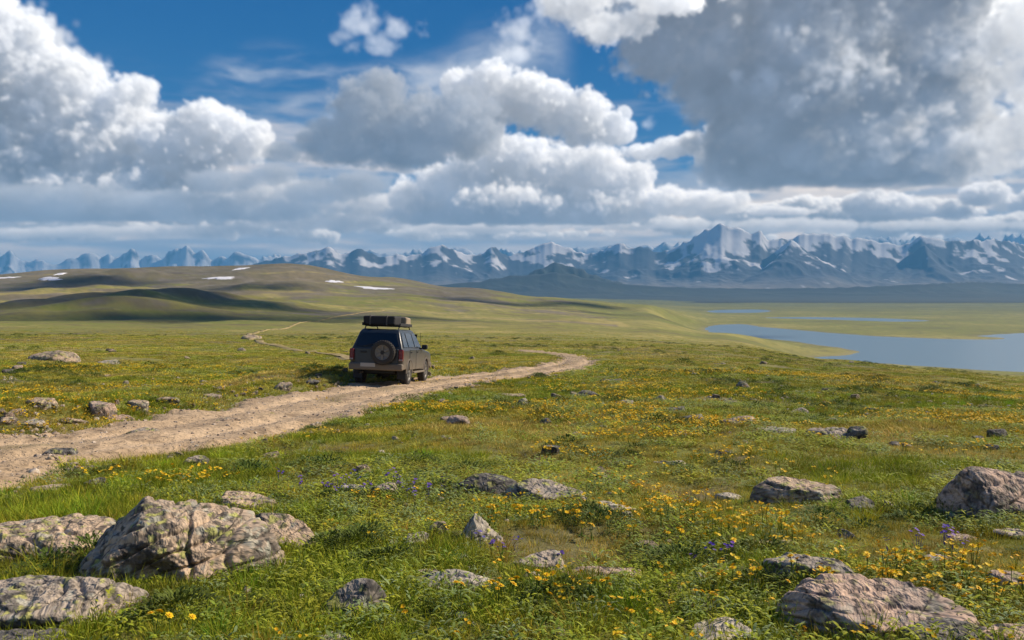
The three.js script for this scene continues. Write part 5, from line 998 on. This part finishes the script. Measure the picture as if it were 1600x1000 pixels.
// wild flowers too many to count, thick in drifts
const YELLOW = [0.84, 0.64, 0.030], ORANGE = [0.86, 0.52, 0.014], HEART = [0.60, 0.30, 0.01], VIOLET = [0.165, 0.095, 0.42];
const yellows = [flowerGeometry(31, 4, 0.085, 0.026, [1, 1, 1], [0.8, 0.65, 0.6]), flowerGeometry(32, 5, 0.10, 0.024, [1, 0.97, 1], [0.8, 0.65, 0.6]), flowerGeometry(33, 3, 0.08, 0.030, [1, 1, 1], [0.8, 0.65, 0.6])];
const drift = (x, z) => fbm2(x / 3.4 + 90, z / 3.4 - 30, 3) + 0.2 * noise2(x / 0.9, z / 0.9);
const flowerMat = leafMat({ transmission: 0.3, roughness: 0.6 });
{
  const near = [[1090, 812, 0.75, 60], [1040, 800, 0.6, 34], [1165, 835, 0.5, 26], [860, 802, 0.4, 16], [900, 815, 0.3, 14], [1400, 895, 0.5, 34], [1520, 925, 0.5, 60], [1450, 880, 0.4, 22], [1330, 905, 0.3, 12], [840, 925, 0.3, 8], [1270, 905, 0.2, 10], [600, 790, 0.4, 14], [1000, 775, 0.5, 26], [1220, 900, 0.3, 12], [980, 965, 0.25, 8], [1100, 925, 0.25, 8]];
  const list = [];
  for (const [px, py, rad, n] of near) { const c = onGround(px, py); for (let i = 0; i < n; i++) { const a = gr() * 6.283, q = Math.sqrt(-2 * Math.log(1 - gr() * 0.95)) * rad * 0.55, x = c.x + Math.cos(a) * q * 1.5, z = c.z + Math.sin(a) * q; if (!onRock(x, z)) list.push({ x, z, y: ground(x, z), turn: gr() * 6.28, s: 0.8 + 0.5 * gr(), c: mix3(YELLOW, ORANGE, gr()) }); } }
  list.push(...spread(3.6, 9, 1100, (x, z, d, k) => (drift(x, z) < 0.10 + 0.2 * k ? null : { s: 0.7 + 0.5 * gr(), c: mix3(YELLOW, ORANGE, gr()) })));
  list.push(...spread(9, 20, 16500, (x, z, d, k) => (drift(x, z) < -0.02 + 0.25 * k ? null : { s: 0.9 + 0.6 * gr(), c: mix3(YELLOW, ORANGE, gr() * 0.8) })));
  list.push(...spread(20, 48, 24500, (x, z, d, k) => (drift(x / 1.6, z / 1.6) < -0.02 + 0.25 * k ? null : { s: 1.2 + 0.6 * gr(), c: mix3(YELLOW, ORANGE, gr() * 0.6) })));
  for (const q of list) q.stemTint = 1;
  scatter('yellow_wildflowers', yellows, flowerMat, list);
  const violets = [flowerGeometry(41, 4, 0.12, 0.026, [1, 1, 1], [1.2, 1.2, 1.2]), flowerGeometry(42, 3, 0.10, 0.03, [1, 1, 1], [1.2, 1.2, 1.2])], vl = [];
  for (const [px, py, rad, n] of [[565, 762, 0.4, 10], [660, 785, 0.25, 6], [775, 862, 0.12, 3], [490, 757, 0.3, 6], [1115, 876, 0.1, 4], [1480, 856, 0.3, 10], [690, 772, 0.2, 6]]) { const c = onGround(px, py); for (let i = 0; i < n; i++) { const a = gr() * 6.283, q = Math.sqrt(gr()) * rad, x = c.x + Math.cos(a) * q * 1.6, z = c.z + Math.sin(a) * q; vl.push({ x, z, y: ground(x, z) + 0.01, turn: gr() * 6.28, s: 0.8 + 0.5 * gr(), c: VIOLET.map((v) => v * (0.8 + 0.5 * gr())) }); } }
  scatter('violet_wildflowers', violets, flowerMat, vl);
}

// ---------------------------------------------------------------- the flowers one can tell apart: plants with stems, leaves and heads of their own
{
  const fr = rng(4711), mat = leafMat({ transmission: 0.3, roughness: 0.6 }), green = [0.12, 0.19, 0.025];
  const geo = (f) => { const pos = [], col = []; f(pos, col); return plantGeometry(pos, col); };
  function plant(name, seed, heads, tall, size, petal, heart) {
    const r = rng(seed), o = new THREE.Group(); o.name = name;
    for (let h = 0; h < heads; h++) {
      const a = r() * 6.283, q = heads > 1 ? 0.012 + r() * 0.03 : 0.004, top = new THREE.Vector3(Math.cos(a) * q, tall * (0.8 + 0.35 * r()), Math.sin(a) * q), n = new THREE.Vector3((r() - 0.5) * 0.7 + 0.25, 1, (r() - 0.5) * 0.7 + 0.25).normalize(), u = new THREE.Vector3(1, 0, 0).cross(n).normalize(), v = n.clone().cross(u), turn = r() * 6.283;
      const curve = new THREE.QuadraticBezierCurve3(new THREE.Vector3(0, -0.02, 0), new THREE.Vector3(top.x * 0.2, top.y * 0.5, top.z * 0.2), top), sg = new THREE.TubeGeometry(curve, 6, 0.0022, 5), c = new Float32Array(sg.attributes.position.count * 3); for (let i = 0; i < c.length; i += 3) c.set(green, i); sg.setAttribute('color', new THREE.BufferAttribute(c, 3));
      part('stem', sg, mat, o);
      const head = part('flower_head', geo((pos, col) => {
        for (const [count, len, lift, k] of [[7, 0.56, 0.12, 1], [5, 0.40, 0.55, 1.05]]) for (let i = 0; i < count; i++) {
          const t = turn + k * 2 + i / count * 6.283, d = u.clone().multiplyScalar(Math.cos(t)).addScaledVector(v, Math.sin(t)).addScaledVector(n, lift).normalize(), s = u.clone().multiplyScalar(-Math.sin(t)).addScaledVector(v, Math.cos(t)), w = 0.85 + 0.3 * r();
          leafShape(pos, col, top.clone().addScaledVector(n, 0.002 * k), d, s, size * len, size * 0.42, 0.12, petal.map((x) => x * w), 3, 1);
        }
      }), mat, o);
      part('flower_centre', new THREE.SphereGeometry(size * 0.13, 8, 6).translate(top.x + n.x * size * 0.1, top.y + n.y * size * 0.1, top.z + n.z * size * 0.1), new THREE.MeshStandardMaterial({ color: new THREE.Color(...heart), roughness: 0.9 }), head);
    }
    for (let k = 0; k < 5; k++) part('leaf', geo((pos, col) => { const a = k / 5 * 6.283 + r(), d = new THREE.Vector3(Math.cos(a), 0.5 + r() * 0.7, Math.sin(a)).normalize(); leafShape(pos, col, new THREE.Vector3(0, 0.005, 0), d, new THREE.Vector3(-Math.sin(a), 0, Math.cos(a)), 0.05 + 0.03 * r(), 0.014, 0.5, green.map((x) => x * (0.8 + 0.5 * r())), 4, 1); }), mat, o);
    return o;
  }
  const kinds = {
    yellow_flower: [1, 2, 3].map((k) => plant('yellow_flower', 60 + k, k, 0.105 + 0.012 * k, 0.040, [0.86, 0.60, 0.016], [0.62, 0.30, 0.01])),
    violet_flower: [1, 2, 3].map((k) => plant('violet_flower', 70 + k, k + 1, 0.10, 0.028, [0.20, 0.11, 0.46], [0.30, 0.22, 0.40])),
  };
  function put(name, x, z, label, group, heads) {
    const list = kinds[name], o = list[heads ? heads - 1 : Math.floor(fr() * list.length)].clone(); o.name = numbered(name);
    o.position.set(x, ground(x, z), z); o.rotation.y = fr() * 6.283; o.scale.setScalar(0.9 + 0.4 * fr());
    tag(o, label, name === 'yellow_flower' ? 'wildflower' : 'violet wildflower', group); scene.add(o);
  }
  const one = (name, px, py, label, heads) => { const p = onGround(px, py); put(name, p.x, p.z, label, null, heads); };
  const many = (name, px, py, rad, n, label, group) => { const c = onGround(px, py); for (let i = 0; i < n; i++) { let x, z, t = 0; do { const a = fr() * 6.283, q = Math.sqrt(fr()) * rad; x = c.x + Math.cos(a) * q * 1.5; z = c.z + Math.sin(a) * q; } while (onRock(x, z, 1) && t++ < 20); put(name, x, z, label, group); } };
  one('yellow_flower', 243, 996, 'bright yellow flower, left of two close together near the bottom left boulder', 2);
  one('yellow_flower', 266, 1003, 'bright yellow flower, right of two close together near the bottom left boulder', 1);
  one('yellow_flower', 302, 1003, 'single yellow flower low at the bottom edge, right of the close pair', 1);
  one('yellow_flower', 922, 945, 'orange-yellow flower in front of the long flat pinkish ledge rock, left of two', 3);
  one('yellow_flower', 944, 942, 'orange-yellow flower in front of the long flat pinkish ledge rock, right of two', 2);
  one('yellow_flower', 982, 985, 'yellow flower alone near the bottom edge, below the long pinkish ledge rock', 2);
  one('yellow_flower', 1092, 960, 'yellow flower standing just above the pale rock at the bottom edge', 2);
  one('yellow_flower', 718, 950, 'yellow flower at the foot of the rubbly lichen outcrop', 2);
  many('yellow_flower', 845, 822, 0.30, 12, 'yellow flower in the small drift right of the pyramid-shaped rock', 'yellow flowers right of the pyramid-shaped rock');
  many('yellow_flower', 1065, 824, 0.62, 26, 'yellow flower in the thickest drift, in the middle of the right half', 'yellow flowers of the thickest drift');
  many('yellow_flower', 1160, 850, 0.35, 14, 'yellow flower beside the thin flat pinkish rock', 'yellow flowers beside the thin flat pinkish rock');
  many('yellow_flower', 1400, 905, 0.35, 12, 'yellow flower behind the long sloping pinkish boulder', 'yellow flowers behind the long sloping pinkish boulder');
  many('yellow_flower', 1530, 945, 0.42, 24, 'yellow flower in the drift near the right edge, below the large reddish boulder', 'yellow flowers near the right edge');
  many('yellow_flower', 840, 950, 0.22, 7, 'yellow flower right of the rubbly lichen outcrop', 'yellow flowers right of the rubbly outcrop');
  many('yellow_flower', 1225, 925, 0.22, 7, 'yellow flower left of the grey mossy-topped mound', 'yellow flowers left of the mossy-topped mound');
  one('violet_flower', 318, 893, 'violet flower in the dark hollow of the largest boulder', 3);
  one('violet_flower', 768, 872, 'violet flower below the pyramid-shaped rock, left of two', 2);
  one('violet_flower', 784, 876, 'violet flower below the pyramid-shaped rock, right of two', 2);
  one('violet_flower', 876, 886, 'violet flower at the right end of the low blocky rock', 2);
  one('violet_flower', 1083, 892, 'violet flower alone under the thickest yellow drift', 3);
  many('violet_flower', 572, 772, 0.30, 12, 'violet flower in the purple patch behind the two small rocks, lower left middle', 'violet flowers of the purple patch');
}

// ---------------------------------------------------------------- fair-weather clouds overhead, beyond the frame, whose shade lies on the hills
{
  const mat = new THREE.MeshStandardMaterial({ color: new THREE.Color(0.9, 0.9, 0.9), roughness: 1 });
  const cloud = (gx, gz, rx, rz, high, seed) => {              // the middle of its shade on the land, its reach, its height
    const r = rng(seed), y0 = ground(gx, gz), k = high / SUN.y, cx = gx + SUN.x * k, cz = gz + SUN.z * k, parts = [];
    for (let i = 0; i < 20; i++) {
      const a = r() * 6.283, q = Math.sqrt(r()), b = (0.12 + 0.17 * r()) * Math.min(rx, rz), g0 = new THREE.IcosahedronGeometry(1, 14); g0.deleteAttribute('uv'); g0.deleteAttribute('normal');
      const g = mergeVertices(g0), p = g.attributes.position, ox = Math.cos(a) * q * rx, oz = Math.sin(a) * q * rz, oy = b * 0.35 * (1 - q);
      for (let j = 0; j < p.count; j++) { const x = p.getX(j), y = p.getY(j), z = p.getZ(j), n = 1 + 0.28 * fbm3(x * 1.6 + seed + i, y * 1.6, z * 1.6, 4) ; p.setXYZ(j, ox + x * n * b * 1.15, Math.max(-b * 0.16, oy + y * n * b * 0.75), oz + z * n * b); }
      g.computeVertexNormals(); parts.push(g);
    }
    const m = shadows(new THREE.Mesh(mergeGeometries(parts), mat)); m.position.set(cx, y0 + high, cz); m.name = numbered('cloud'); m.userData = { kind: 'structure' }; scene.add(m);
  };
  cloud(-430, -900, 360, 240, 3300, 3);
  cloud(230, -2050, 420, 190, 3400, 4);
  cloud(-1060, -2150, 200, 170, 3300, 5);
  cloud(-640, -1900, 170, 110, 3300, 6);
}
renderer.render(scene, camera);
